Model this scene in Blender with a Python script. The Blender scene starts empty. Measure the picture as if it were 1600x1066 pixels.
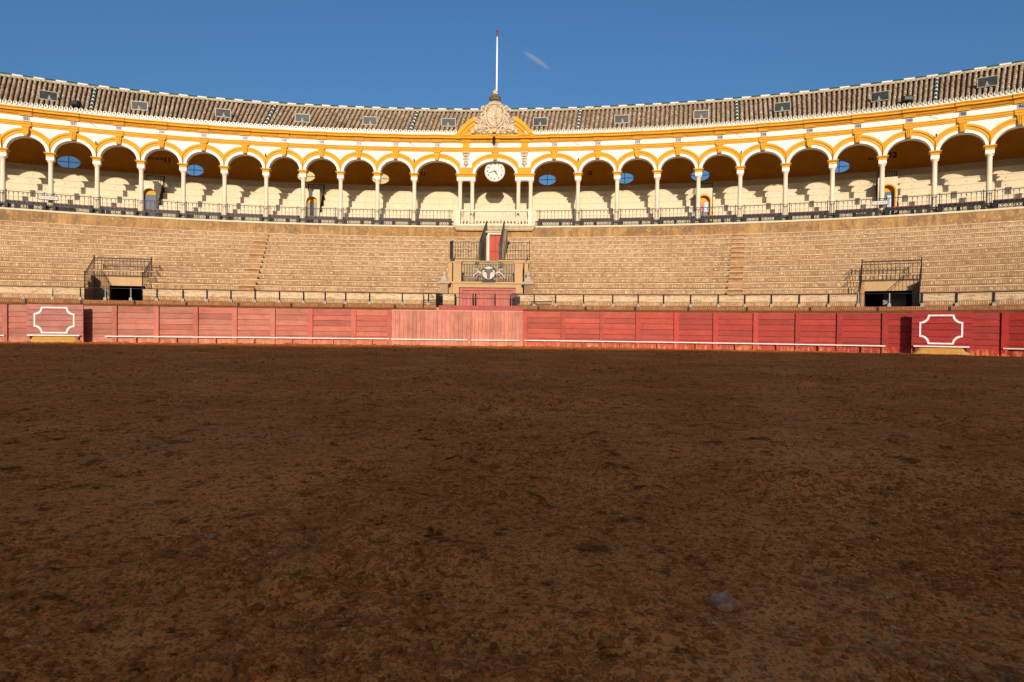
import bpy, math, random
import numpy as np
from mathutils import Matrix, Vector
random.seed(7)
C = bpy.context.scene
rad = math.radians
# ------------------------------------------------------------------ camera
cam_d = bpy.data.cameras.new('camera'); cam = bpy.data.objects.new('camera', cam_d)
C.collection.objects.link(cam); C.camera = cam
cam_d.sensor_width = 36.0; cam_d.lens = 24.0; cam_d.clip_start = 0.05; cam_d.clip_end = 12000
CAM_H = 0.826
pitch, roll = rad(-1.048), rad(0.632)
fwd = Vector((0, math.cos(pitch), math.sin(pitch))); up0 = Vector((0, -math.sin(pitch), math.cos(pitch)))
rt = Vector((1, 0, 0)) * math.cos(roll) + up0 * math.sin(roll)
up = up0 * math.cos(roll) - Vector((1, 0, 0)) * math.sin(roll)
cam.matrix_world = Matrix(((rt.x, up.x, -fwd.x, 0), (rt.y, up.y, -fwd.y, 0), (rt.z, up.z, -fwd.z, CAM_H), (0, 0, 0, 1)))
# ------------------------------------------------------------------ light
SUN_EL, SUN_AZ = 13.5, 180.0 - 1.6          # azimuth of the sun, clockwise from +Y (behind the camera)
W = bpy.data.worlds.new('World'); C.world = W; W.use_nodes = True
nt = W.node_tree; nt.nodes.clear()
sky = nt.nodes.new('ShaderNodeTexSky'); sky.sky_type = 'NISHITA'; sky.sun_disc = False
sky.sun_elevation = rad(SUN_EL); sky.sun_rotation = rad(SUN_AZ)
sky.altitude = 10; sky.air_density = 1.2; sky.dust_density = 3.0; sky.ozone_density = 6.8
bg = nt.nodes.new('ShaderNodeBackground'); bg.inputs[1].default_value = 0.124
wo = nt.nodes.new('ShaderNodeOutputWorld')
nt.links.new(sky.outputs[0], bg.inputs[0]); nt.links.new(bg.outputs[0], wo.inputs[0])
sd = bpy.data.lights.new('sun', 'SUN'); sd.energy = 4.5; sd.angle = rad(0.53); sd.color = (1.0, 0.86, 0.68)
so = bpy.data.objects.new('sun', sd); C.collection.objects.link(so)
_az, _el = rad(SUN_AZ), rad(SUN_EL)
sdir = Vector((math.sin(_az) * math.cos(_el), math.cos(_az) * math.cos(_el), math.sin(_el)))
so.rotation_euler = sdir.to_track_quat('Z', 'Y').to_euler(); so.location = (0, -60, 40)
C.view_settings.view_transform = 'Standard'; C.view_settings.look = 'None'
C.view_settings.exposure = 0.05; C.view_settings.gamma = 1.0
C.view_settings.use_curve_mapping = False

# ------------------------------------------------------------------ plan of the ring (metres, about its centre, every 4 degrees)
OX, OY = -4.3, -5.3
RA = [35.97, 36.09, 36.39, 36.85, 37.46, 38.19, 39.03, 39.94, 40.86, 41.69, 42.33, 42.73, 42.91, 42.91, 42.78, 42.58, 42.34, 42.09, 41.87, 41.71, 41.63, 41.62, 41.7, 41.84, 42.07, 42.37, 42.75, 43.2, 43.73, 44.33, 45.0, 45.73, 46.51, 47.34, 48.2, 49.15, 49.99, 50.29, 50.14, 49.95, 49.73, 49.52, 49.33, 49.17, 49.05, 48.99, 48.98, 49.03, 49.13, 49.28, 49.47, 49.7, 49.93, 50.16, 50.35, 50.47, 50.34, 49.94, 49.44, 48.92, 48.39, 47.84, 47.3, 46.77, 46.27, 45.79, 45.35, 44.94, 44.58, 44.25, 43.97, 43.72, 43.5, 43.31, 43.14, 42.99, 42.86, 42.73, 42.59, 42.4, 42.08, 41.57, 40.84, 39.95, 38.99, 38.08, 37.3, 36.7, 36.28, 36.04]
RB = [22.23, 22.27, 22.42, 22.68, 23.06, 23.54, 24.09, 24.66, 25.22, 25.75, 26.22, 26.65, 27.03, 27.37, 27.65, 27.86, 28.02, 28.13, 28.22, 28.32, 28.43, 28.58, 28.76, 28.98, 29.25, 29.57, 29.96, 30.42, 30.96, 31.57, 32.25, 33.01, 33.89, 34.9, 36.08, 37.45, 38.52, 38.83, 38.07, 37.24, 36.66, 36.26, 36.0, 35.85, 35.8, 35.84, 35.94, 36.1, 36.3, 36.52, 36.75, 36.95, 37.09, 37.13, 37.01, 36.64, 36.28, 35.98, 35.66, 35.28, 34.87, 34.44, 34.0, 33.59, 33.22, 32.9, 32.63, 32.39, 32.18, 31.98, 31.79, 31.59, 31.36, 31.07, 30.72, 30.29, 29.78, 29.2, 28.54, 27.8, 27.0, 26.17, 25.37, 24.64, 24.0, 23.46, 23.03, 22.69, 22.44, 22.29]
def curve(T):
    n = len(T)
    def f(p):
        x = (p + 180.0) % 360.0; i = int(x // 4) % n; t = x / 4 - x // 4
        a, b, c, d = T[i - 1], T[i], T[(i + 1) % n], T[(i + 2) % n]
        return b + .5 * t * (c - a + t * (2 * a - 5 * b + 4 * c - d + t * (3 * (b - c) + d - a)))
    return f
rA, rB = curve(RA), curve(RB)
FRONT, FREND = 2.1, -0.5          # first riser is rB+2.1, last tread ends at rA-0.5
def rT(p, t):                     # radius on the lower seating, t = 0 front .. 1 back
    return (rB(p) + FRONT) * (1 - t) + (rA(p) + FREND) * t
def XY(p, r): return (OX + r * math.sin(rad(p)), OY + r * math.cos(rad(p)))
def fr(p, cv, d=0.0, z=0.0):
    a, b = XY(p - .25, cv(p - .25)), XY(p + .25, cv(p + .25)); o = XY(p, cv(p))
    T = Vector((b[0] - a[0], b[1] - a[1], 0)).normalized(); N = Vector((-T.y, T.x, 0))
    q = Vector((o[0], o[1], 0)) + N * d
    return Matrix(((T.x, N.x, 0, q.x), (T.y, N.y, 0, q.y), (0, 0, 1, z), (0, 0, 0, 1)))
def chord(p0, p1, cv, d=0.0, z=0.0):      # frame on the straight line between two points of a curve, and its length
    a, b = fr(p0, cv, d, z).translation, fr(p1, cv, d, z).translation
    T = (b - a); L = T.length; T.normalize(); N = Vector((-T.y, T.x, 0))
    return Matrix(((T.x, N.x, 0, a.x), (T.y, N.y, 0, a.y), (0, 0, 1, z), (0, 0, 0, 1))), L
def TR(x, y, z): return Matrix.Translation((x, y, z))
def frange(a, b, s):
    n = max(1, int(round((b - a) / s))); return [a + (b - a) * i / n for i in range(n + 1)]

# ------------------------------------------------------------------ object helpers
WM = {}
def link(o, parent=None, M=None, label=None, cat=None, group=None, kind=None):
    C.collection.objects.link(o); M = M or Matrix.Identity(4)
    if parent is not None:
        o.parent = parent; o.matrix_parent_inverse = WM[parent].inverted()
    o.matrix_basis = M; WM[o] = M.copy()
    if label: o['label'] = label
    if cat: o['category'] = cat
    if group: o['group'] = group
    if kind: o['kind'] = kind
    return o
def thing(name, label, cat, M=None, group=None):
    return link(bpy.data.objects.new(name, None), None, M, label, cat, group)
class G:
    def __init__(s): s.v = []; s.f = []; s.uv = []; s.has = False
    def add(s, vf, M=None, uv=None):
        v, f = vf[0], vf[1]; b = len(s.v)
        s.v += [tuple(M @ Vector(p)) for p in v] if M is not None else [tuple(p) for p in v]
        s.f += [tuple(i + b for i in q) for q in f]
        if uv: s.uv += uv; s.has = True
        else: s.uv += [(0, 0)] * len(v)
        return s
    def box(s, x0, x1, y0, y1, z0, z1, M=None): return s.add(box(x0, x1, y0, y1, z0, z1), M)
    def mesh(s, name, mat, smooth=False):
        me = bpy.data.meshes.new(name); me.from_pydata(s.v, [], s.f)
        if s.has:
            l = me.uv_layers.new(name='UVMap'); a = np.zeros(len(me.loops), dtype=np.int32)
            me.loops.foreach_get('vertex_index', a); l.data.foreach_set('uv', np.array(s.uv, dtype=np.float32)[a].ravel())
        if smooth: me.polygons.foreach_set('use_smooth', [True] * len(me.polygons))
        if mat: me.materials.append(mat)
        me.update(); return me
    def obj(s, name, mat, parent=None, M=None, smooth=False, **k):
        return link(bpy.data.objects.new(name, s.mesh(name, mat, smooth)), parent, M, **k)
def inst(name, me, parent=None, M=None, color=None, **k):
    o = bpy.data.objects.new(name, me)
    if color: o.color = (*color, 1)
    return link(o, parent, M, **k)
def box(x0, x1, y0, y1, z0, z1):
    return ([(x0, y0, z0), (x1, y0, z0), (x1, y1, z0), (x0, y1, z0), (x0, y0, z1), (x1, y0, z1), (x1, y1, z1), (x0, y1, z1)],
            [(0, 3, 2, 1), (4, 5, 6, 7), (0, 1, 5, 4), (1, 2, 6, 5), (2, 3, 7, 6), (3, 0, 4, 7)])
def frust(w0, w1, z0, z1, d0=None, d1=None):
    d0 = d0 if d0 is not None else w0; d1 = d1 if d1 is not None else w1
    return ([(-w0, -d0, z0), (w0, -d0, z0), (w0, d0, z0), (-w0, d0, z0), (-w1, -d1, z1), (w1, -d1, z1), (w1, d1, z1), (-w1, d1, z1)],
            [(0, 3, 2, 1), (4, 5, 6, 7), (0, 1, 5, 4), (1, 2, 6, 5), (2, 3, 7, 6), (3, 0, 4, 7)])
def prism(P, y0, y1):                     # polygon in x,z (counter-clockwise seen from -y) extruded along y
    n = len(P); v = [(x, y0, z) for x, z in P] + [(x, y1, z) for x, z in P]
    return (v, [tuple(range(n)), tuple(range(2 * n - 1, n - 1, -1))] + [(i, i + n, (i + 1) % n + n, (i + 1) % n) for i in range(n)])
def lathe(P, n=16, cap=True):
    v = []; f = []
    for r, z in P:
        for i in range(n): a = 2 * math.pi * i / n; v.append((r * math.cos(a), r * math.sin(a), z))
    for j in range(len(P) - 1):
        for i in range(n): f.append((j * n + i, j * n + (i + 1) % n, (j + 1) * n + (i + 1) % n, (j + 1) * n + i))
    if cap: f.append(tuple(range(n - 1, -1, -1))); f.append(tuple((len(P) - 1) * n + i for i in range(n)))
    return v, f
def tube(P, r, n=6, closed=False):
    P = [Vector(p) for p in P]; v = []; f = []; m = len(P)
    R = r if isinstance(r, (list, tuple)) else [r] * m
    for i, p in enumerate(P):
        if closed: t = P[(i + 1) % m] - P[i - 1]
        else: t = P[min(i + 1, m - 1)] - P[max(i - 1, 0)]
        t.normalize(); a = t.orthogonal() if abs(t.y) > .95 else t.cross(Vector((0, 1, 0))); a.normalize(); b = t.cross(a)
        for k in range(n):
            w = 2 * math.pi * k / n; v.append(tuple(p + (a * math.cos(w) + b * math.sin(w)) * R[i]))
    for i in range(m if closed else m - 1):
        j = (i + 1) % m
        for k in range(n): f.append((i * n + k, j * n + k, j * n + (k + 1) % n, i * n + (k + 1) % n))
    if not closed: f.append(tuple(range(n))); f.append(tuple((m - 1) * n + k for k in range(n - 1, -1, -1)))
    return v, f
def sweep(g, phis, prof):                 # prof: list of functions phi -> (x, y, z); uv in metres
    rows = []; s = 0; prev = None
    for p in phis:
        row = [f(p) for f in prof]
        if prev: s += math.dist(prev[0][:2], row[0][:2])
        v = 0; uv = []
        for i, q in enumerate(row):
            if i: v += math.dist(row[i - 1], q)
            uv.append((s, v))
        rows.append((row, uv)); prev = row
    V = [q for r in rows for q in r[0]]; U = [q for r in rows for q in r[1]]; n = len(prof)
    F = [(i * n + j, (i + 1) * n + j, (i + 1) * n + j + 1, i * n + j + 1) for i in range(len(rows) - 1) for j in range(n - 1)]
    g.add((V, F), None, U); return g
def on(cv, d, z):                         # profile point at offset d from a curve
    def f(p):
        q = fr(p, cv, d).translation; return (q.x, q.y, z)
    return f
def onT(t, z, d=0.0):
    def f(p):
        x, y = XY(p, rT(p, t) + d); return (x, y, z)
    return f

# ------------------------------------------------------------------ materials
class NB:
    def __init__(s, name, rough=.8, spec=.25):
        s.m = bpy.data.materials.new(name); s.m.use_nodes = True; s.t = s.m.node_tree
        s.b = s.t.nodes['Principled BSDF']; s.b.inputs['Roughness'].default_value = rough
        s.b.inputs['Specular IOR Level'].default_value = spec
    def n(s, typ, **k):
        x = s.t.nodes.new(typ)
        for a, b in k.items(): setattr(x, a, b)
        return x
    def l(s, a, b): s.t.links.new(a, b)
    def val(s, sock, v):
        if hasattr(v, 'links') or isinstance(v, bpy.types.NodeSocket): s.l(v, sock)
        else: sock.default_value = v
    def pos(s): return s.n('ShaderNodeNewGeometry').outputs['Position']
    def objc(s): return s.n('ShaderNodeTexCoord').outputs['Object']
    def uv(s): return s.n('ShaderNodeTexCoord').outputs['UV']
    def scale(s, v, sc):
        x = s.n('ShaderNodeMapping'); s.l(v, x.inputs[0]); x.inputs['Scale'].default_value = sc; return x.outputs[0]
    def noise(s, v, sc, det=4, rough=.55):
        x = s.n('ShaderNodeTexNoise'); s.l(v, x.inputs['Vector']); x.inputs['Scale'].default_value = sc
        x.inputs['Detail'].default_value = det; x.inputs['Roughness'].default_value = rough; return x.outputs[0]
    def math(s, op, a, b=0.0, c=0.0):
        x = s.n('ShaderNodeMath', operation=op); s.val(x.inputs[0], a); s.val(x.inputs[1], b); s.val(x.inputs[2], c); return x.outputs[0]
    def ramp(s, v, stops):
        x = s.n('ShaderNodeValToRGB'); s.l(v, x.inputs[0]); e = x.color_ramp.elements
        while len(e) < len(stops): e.new(.5)
        for i, (p, c) in enumerate(stops): e[i].position = p; e[i].color = (*c, 1) if len(c) == 3 else c
        return x.outputs[0]
    def mix(s, f, a, b, mode='MIX'):
        x = s.n('ShaderNodeMix', data_type='RGBA', blend_type=mode); s.val(x.inputs[0], f)
        for k, q in ((6, a), (7, b)):
            if isinstance(q, tuple): x.inputs[k].default_value = (*q, 1) if len(q) == 3 else q
            else: s.l(q, x.inputs[k])
        return x.outputs[2]
    def col(s, v):
        if isinstance(v, tuple): s.b.inputs['Base Color'].default_value = (*v, 1)
        else: s.l(v, s.b.inputs['Base Color'])
    def bump(s, h, dist=.01, st=1.0):
        x = s.n('ShaderNodeBump'); x.inputs['Distance'].default_value = dist; x.inputs['Strength'].default_value = st
        s.l(h, x.inputs['Height']); s.l(x.outputs[0], s.b.inputs['Normal'])
def G3(v): return (v, v, v)
def plaster(name, c, var=.12, stain=None, rough=.85, streak=0.0):
    k = NB(name, rough); p = k.pos(); a = k.noise(p, 1.3, 6); b = k.noise(p, 14, 4)
    f = k.ramp(a, [(.3, G3(1 - var)), (.7, G3(1.0))]); g = k.ramp(b, [(.3, G3(1 - var * .5)), (.7, G3(1.0))])
    q = k.mix(1.0, c, f, 'MULTIPLY'); q = k.mix(1.0, q, g, 'MULTIPLY')
    if stain:
        s = k.noise(k.scale(p, (1, 1, .12)), 5, 5, .65)
        q = k.mix(k.ramp(s, [(.5, G3(0.0)), (.72, G3(streak))]), q, stain)
    k.col(q); k.bump(b, .004, .5); return k.m
def plain(name, c, rough=.7, metal=0.0, spec=.3, var=.15, sc=6):
    k = NB(name, rough, spec); a = k.noise(k.pos(), sc, 4)
    k.col(k.mix(1.0, c, k.ramp(a, [(.3, G3(1 - var)), (.7, G3(1.0))]), 'MULTIPLY')); k.b.inputs['Metallic'].default_value = metal; return k.m
def painted_wood(name, vert):
    k = NB(name, .62, .3); oi = k.n('ShaderNodeObjectInfo'); p = k.pos()
    g = k.noise(k.scale(p, (9, 9, .8) if vert else (.7, .7, 14)), 2.2, 5, .6); w = k.noise(p, 2.0, 6, .65); fn = k.noise(p, 22, 4, .7)
    q = k.mix(1.0, oi.outputs['Color'], k.ramp(g, [(.3, G3(.72)), (.55, G3(1.0)), (.75, G3(1.12))]), 'MULTIPLY')
    q = k.mix(1.0, q, k.ramp(w, [(.32, (.84, .76, .74)), (.5, (.98, .97, .97)), (.68, (1.08, 1.09, 1.09))]), 'MULTIPLY')
    q = k.mix(k.ramp(fn, [(.62, G3(0.0)), (.72, G3(.5))]), q, (.58, .33, .22))      # chips and pale scuffs
    s = k.n('ShaderNodeSeparateXYZ'); k.l(p, s.inputs[0])                              # sand splashed on the foot of the boards
    z = k.math('SUBTRACT', .34, s.outputs[2]); z = k.math('MULTIPLY', z, 3.0); sp = k.noise(k.scale(p, (3, 3, .7)), 3, 5, .6)
    z = k.math('MULTIPLY', k.math('MAXIMUM', z, 0.0), k.ramp(sp, [(.48, G3(0.0)), (.68, G3(1.0))]))
    z = k.math('MINIMUM', z, .62)
    k.col(k.mix(z, q, (.62, .34, .09))); k.bump(g, .004, .6); return k.m
def brick_mat(name, soldier=True, tint=(1, 1, 1), dark=0.0):
    k = NB(name, .9, .15); uv = k.uv(); oi = k.n('ShaderNodeObjectInfo'); p = k.pos()
    ad = k.n('ShaderNodeVectorMath', operation='ADD'); k.l(uv, ad.inputs[0])
    cb = k.n('ShaderNodeCombineXYZ'); k.l(k.math('MULTIPLY', oi.outputs['Random'], 7.3), cb.inputs[0]); k.l(cb.outputs[0], ad.inputs[1]); u2 = ad.outputs[0]
    def brick(w, h, c1, c2, mo, ms, off=.5):
        b = k.n('ShaderNodeTexBrick'); k.l(u2, b.inputs['Vector']); b.inputs['Scale'].default_value = 1
        b.inputs['Brick Width'].default_value = w; b.inputs['Row Height'].default_value = h; b.inputs['Mortar Size'].default_value = ms
        b.inputs['Color1'].default_value = (*c1, 1); b.inputs['Color2'].default_value = (*c2, 1); b.inputs['Mortar'].default_value = (*mo, 1)
        b.offset = off; b.inputs['Bias'].default_value = -.1; return b
    st = brick(.27, .058, (.55, .35, .17), (.42, .24, .12), (.50, .39, .24), .007)
    so_ = brick(.075, .6, (.80, .60, .34), (.50, .32, .17), (.36, .22, .12), .014, 0.0)
    if soldier:
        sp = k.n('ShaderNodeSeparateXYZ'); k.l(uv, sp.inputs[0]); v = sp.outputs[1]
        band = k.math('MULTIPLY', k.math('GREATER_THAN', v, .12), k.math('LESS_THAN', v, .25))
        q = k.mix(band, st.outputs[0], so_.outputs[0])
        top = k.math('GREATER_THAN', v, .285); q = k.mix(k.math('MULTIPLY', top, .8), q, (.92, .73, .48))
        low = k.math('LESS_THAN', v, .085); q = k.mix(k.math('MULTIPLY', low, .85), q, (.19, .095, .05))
    else: q = st.outputs[0]
    # repaired runs of browner and redder bricks, in blocks along each row
    f1 = k.noise(k.scale(u2, (1.3, 9, 1)), 1.6, 3, .7)
    q = k.mix(k.ramp(f1, [(.51, G3(0.0)), (.60, G3(.5)), (.75, G3(.75))]), q, (.28, .14, .08))
    f2 = k.noise(k.scale(u2, (9, 14, 1)), 1.4, 2, .8)
    q = k.mix(k.ramp(f2, [(.56, G3(0.0)), (.66, G3(.55))]), q, (.24, .12, .07))
    q = k.mix(k.ramp(k.noise(k.scale(u2, (6, 11, 1)), 2.1, 2, .8), [(.58, G3(0.0)), (.68, G3(.55))]), q, (.74, .60, .38))
    a = k.noise(p, .22, 5, .6)
    q = k.mix(1.0, q, k.ramp(a, [(.3, (.84, .77, .70)), (.7, (1.06, 1.06, 1.04))]), 'MULTIPLY')
    a = k.noise(p, 3.5, 5, .6); q = k.mix(1.0, q, k.ramp(a, [(.3, G3(.84)), (.7, G3(1.08))]), 'MULTIPLY')
    q = k.mix(1.0, q, (*tint,), 'MULTIPLY')
    if dark: q = k.mix(dark, q, (.16, .08, .045))
    k.col(q); k.bump(st.outputs['Fac'], .006, .4); return k.m
def text_mesh(s, size, ext=.01, mat=None):
    c = bpy.data.curves.new('lettering', 'FONT'); c.body = s; c.size = size; c.extrude = ext; c.align_x = 'CENTER'; c.align_y = 'CENTER'; c.resolution_u = 3
    c.offset = size * .03
    o = bpy.data.objects.new('lettering_source', c); C.collection.objects.link(o)
    dg = bpy.context.evaluated_depsgraph_get(); me = bpy.data.meshes.new_from_object(o.evaluated_get(dg))
    bpy.data.objects.remove(o); bpy.data.curves.remove(c); me.materials.clear()
    if mat: me.materials.append(mat)
    me.transform(Matrix.Rotation(rad(90), 4, 'X')); return me       # faces -y

def stained(name):
    k = NB(name, .95); p = k.pos(); q = k.mix(k.ramp(k.noise(p, .5, 5, .6), [(.35, G3(0.0)), (.65, G3(1.0))]), (.46, .27, .11), (.38, .20, .062))
    q = k.mix(k.ramp(k.noise(k.scale(p, (1, 1, .15)), 4.5, 6, .7), [(.44, G3(0.0)), (.64, G3(.85))]), q, (.23, .125, .06))
    q = k.mix(k.ramp(k.noise(p, .9, 6, .7), [(.46, G3(0.0)), (.62, G3(.75))]), q, (.17, .105, .06))
    q = k.mix(k.ramp(k.noise(p, 7, 4, .7), [(.56, G3(0.0)), (.70, G3(.6))]), q, (.66, .50, .30))
    k.col(q); k.bump(k.noise(p, 12, 5), .01); return k.m
YEL = plaster('yellow_paint', (.74, .36, .022), .16, (.50, .25, .04), .7, .35)
WHT = plaster('white_paint', (.84, .82, .77), .10, (.55, .47, .36), .75, .30)
OCH = plaster('ochre_wall_paint', (.88, .43, .05), .18)
CEIL = plaster('ceiling_plaster', (.45, .30, .14), .15)
CRM = plaster('cream_seat_paint', (.71, .61, .43), .10, (.55, .44, .25), .8, .4)
RISER_FOOT = plaster('dark_riser_foot', (.33, .26, .17), .3)
MARB = plaster('pale_marble', (.84, .68, .49), .16, (.50, .38, .26), .5, .4)
PSTONE = plaster('weathered_cap_stone', (.50, .42, .32), .2)
STONE = plaster('carved_stone', (.74, .60, .42), .22, (.25, .19, .13), .9, .7)
OCHW = stained('weathered_ochre_render')
LEDGE = plaster('ledge_stone', (.62, .50, .32), .2, (.28, .2, .12), .9, .6)
RENDER = plaster('buff_render', (.56, .36, .18), .14, (.40, .26, .13), .9, .5)
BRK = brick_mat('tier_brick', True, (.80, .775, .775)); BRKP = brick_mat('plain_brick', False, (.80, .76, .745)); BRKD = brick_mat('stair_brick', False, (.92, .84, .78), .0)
BRKR = brick_mat('red_capping_brick', True, (.66, .43, .33), .12)
WOODH = painted_wood('red_painted_boards', False); WOODV = painted_wood('red_painted_upright_boards', True)
WHITEW = plain('white_step_paint', (.82, .80, .76), .55, var=.2)
IRON = plain('black_iron', (.018, .017, .018), .5, .3)
GREYM = plain('galvanised_grey', (.28, .28, .27), .5, .2)
CONC = plain('grey_concrete', (.36, .33, .29), .9)
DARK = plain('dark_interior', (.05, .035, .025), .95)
BENCH = plain('red_bench_paint', (.28, .05, .03), .5)
BLUEGREY = plain('blue_grey_door', (.12, .14, .19), .6)
REDDOOR = plain('red_door_paint', (.48, .065, .03), .6)
GOLD = plain('gilded', (.75, .42, .06), .5)
INK = plain('black_lettering', (.02, .015, .012), .8)
BLUE = plain('blue_glaze', (.03, .035, .12), .4)
TILEW = plain('white_glazed_plaque', (.40, .39, .39), .4)
GREENT = plain('green_glazed_tile', (.012, .09, .055), .25, spec=.6); WHITET = plain('white_glazed_tile', (.74, .72, .66), .3, spec=.5)
SILL = plain('pale_number_tile', (.74, .66, .52), .6, var=.35)
HOUSING = plain('floodlight_housing', (.27, .265, .23), .5, .4)
LENS = plain('floodlight_lens', (.05, .052, .05), .2, spec=.5, var=.5)
GLASSB = plain('floodlight_reflector', (.30, .295, .26), .5)
ROPE = plain('red_and_white_ribbon', (.70, .50, .46), .7)

def roof_mat():
    k = NB('clay_roof_tile', .9, .15); oc = k.objc(); oi = k.n('ShaderNodeObjectInfo'); s = k.n('ShaderNodeSeparateXYZ'); k.l(oc, s.inputs[0])
    i = k.math('FLOOR', k.math('DIVIDE', s.outputs[1], .41)); w = k.n('ShaderNodeTexWhiteNoise', noise_dimensions='2D')
    cb = k.n('ShaderNodeCombineXYZ'); k.l(i, cb.inputs[0]); k.l(k.math('MULTIPLY', oi.outputs['Random'], 91.7), cb.inputs[1]); k.l(cb.outputs[0], w.inputs['Vector'])
    q = k.ramp(w.outputs[0], [(0, (.36, .23, .15)), (.25, (.50, .38, .26)), (.5, (.44, .28, .19)), (.75, (.60, .50, .36)), (1, (.26, .18, .12))])
    a = k.noise(k.pos(), 5, 6, .7); q = k.mix(k.ramp(a, [(.45, G3(0.0)), (.7, G3(.7))]), q, (.56, .50, .36))
    a = k.noise(k.pos(), 9, 5, .7); q = k.mix(k.ramp(a, [(.5, G3(0.0)), (.72, G3(.75))]), q, (.12, .085, .06))
    a = k.noise(k.pos(), .35, 3); q = k.mix(1.0, q, k.ramp(a, [(.35, (.84, .78, .74)), (.65, (1.05, 1.03, 1.0))]), 'MULTIPLY')
    k.col(q); k.bump(k.noise(k.pos(), 30, 4), .006); return k.m
TILE = roof_mat()
PAN = plaster('gap_shaded_pan_tiles', (.23, .15, .10), .4, (.08, .06, .045), .95, .6)  # shadow in the gaps between tile rows is put into this dark colour

def sand_mat():
    k = NB('raked_sand', 1.0, .03); p = k.pos()
    q = k.ramp(k.noise(p, .35, 6, .6), [(.3, (.80, .205, .036)), (.52, (.88, .240, .047)), (.72, (.92, .285, .066))])
    # dark flecks put the shade of clods and crevices into the sand colour
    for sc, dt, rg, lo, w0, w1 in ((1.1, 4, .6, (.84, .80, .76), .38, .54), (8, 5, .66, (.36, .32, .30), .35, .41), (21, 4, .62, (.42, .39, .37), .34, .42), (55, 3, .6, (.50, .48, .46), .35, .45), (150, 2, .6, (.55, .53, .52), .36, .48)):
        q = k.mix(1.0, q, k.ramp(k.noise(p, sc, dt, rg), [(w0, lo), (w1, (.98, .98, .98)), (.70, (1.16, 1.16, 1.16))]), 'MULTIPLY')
    sp = k.n('ShaderNodeTexVoronoi'); k.l(p, sp.inputs['Vector']); sp.inputs['Scale'].default_value = 38
    q = k.mix(k.ramp(sp.outputs['Distance'], [(.0, G3(.8)), (.11, G3(0.0))]), q, (.97, .62, .34))
    q = k.mix(k.ramp(k.noise(p, .8, 5, .6), [(.56, G3(0.0)), (.72, G3(.35))]), q, (.66, .28, .11))
    vo = k.n('ShaderNodeTexVoronoi'); k.l(p, vo.inputs['Vector']); vo.inputs['Scale'].default_value = 70
    k.col(q); k.bump(k.math('SUBTRACT', k.noise(p, 40, 3, .6), k.math('MULTIPLY', vo.outputs['Distance'], .5)), .006, .6); return k.m
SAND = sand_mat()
ALB = plain('albero_sand', (.62, .34, .08), .95, var=.3, sc=12)

# ------------------------------------------------------------------ ground
def vnoise(x, y, seed):
    xi = np.floor(x).astype(np.int64); yi = np.floor(y).astype(np.int64); fx = x - xi; fy = y - yi
    fx = fx * fx * (3 - 2 * fx); fy = fy * fy * (3 - 2 * fy)
    def h(a, b):
        n = (a * 374761393 + b * 668265263 + seed * 974711) & 0x7fffffff
        n = ((n ^ (n >> 13)) * 1274126177) & 0x7fffffff
        return ((n ^ (n >> 16)) & 0xffff) / 65535.0
    return (h(xi, yi) * (1 - fx) + h(xi + 1, yi) * fx) * (1 - fy) + (h(xi, yi + 1) * (1 - fx) + h(xi + 1, yi + 1) * fx) * fy
def fbm(x, y, s, o, seed, g=.55):
    t = 0; a = 1; n = 0
    for i in range(o):
        t = t + a * vnoise(x * s, y * s, seed + i * 17); n += a; a *= g; s *= 2.03
    return t / n
PH = np.arange(-180, 181, 1.0); RBT = np.array([rB(p) for p in PH])
def gz(x, y, fine=True):
    x = np.asarray(x, float); y = np.asarray(y, float)
    ph = np.degrees(np.arctan2(x - OX, y - OY)); r = np.hypot(x - OX, y - OY); s = np.interp(ph, PH, RBT) - r
    sc = np.clip(s, 0, None); z = .28 * (1 - (1 + (sc * .032 / .28) ** 3) ** (-1 / 3.) * 1.0) if False else .28 * (sc * .030 / .28) / (1 + (sc * .030 / .28) ** 4) ** .25
    if not fine: return z
    k = np.clip(s / 1.5, 0.12, 1)
    rot = (x * .82 + y * .57, -x * .57 + y * .82)
    big = (fbm(x, y * 1.2, .55, 3, 3) - .5) * .040
    mask = np.clip((fbm(x, y, .8, 4, 11) - .46) * 5, 0, 1)
    cl = np.clip(fbm(rot[0], rot[1], 3.6, 3, 23, .66) - .50, 0, 1) * .17 * (.22 + .78 * mask)
    ps = -np.clip(fbm(x * 1.1, y, 2.6, 4, 41, .6) - .58, 0, 1) * .16 * (.3 + .7 * mask)
    rc = np.hypot(x, y); gr = 0
    for i, (fr_, am) in enumerate(((7, .030), (13, .020), (24, .013), (44, .008), (80, .005))):      # only as fine as the sheet is meshed there
        gr = gr + (vnoise(rot[0] * fr_, rot[1] * fr_, 57 + i) - .5) * am * (.40 + .60 * mask) * np.clip((75 / fr_ - rc) / (30 / fr_), 0, 1)
    return z + (big + cl + ps + gr) * k
NR = 600; rr = .22 * (46 / .22) ** (np.arange(NR) / (NR - 1))
aa = np.concatenate([np.linspace(-41, 42, 760), np.linspace(42, 319, 62)[1:-1]])
A_, R_ = np.meshgrid(np.radians(aa), rr); gx = (R_ * np.sin(A_)).ravel(); gy = (R_ * np.cos(A_)).ravel(); gzz = gz(gx, gy)
_ph = np.degrees(np.arctan2(gx - OX, gy - OY)); _s = np.interp(_ph, PH, RBT) - np.hypot(gx - OX, gy - OY)
NA = len(aa); idx = np.arange(NR * NA).reshape(NR, NA); nx = np.roll(idx, -1, 1)
q = np.stack([idx[:-1].ravel(), nx[:-1].ravel(), nx[1:].ravel(), idx[1:].ravel()], 1)[:, ::-1]
q = q[(_s[q].max(1) > -.6)]
V = np.column_stack([gx, gy, gzz]); cen = np.array([[0, 0, gz([0.0], [0.0])[0]]]); ci = len(V); V = np.vstack([V, cen])
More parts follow.
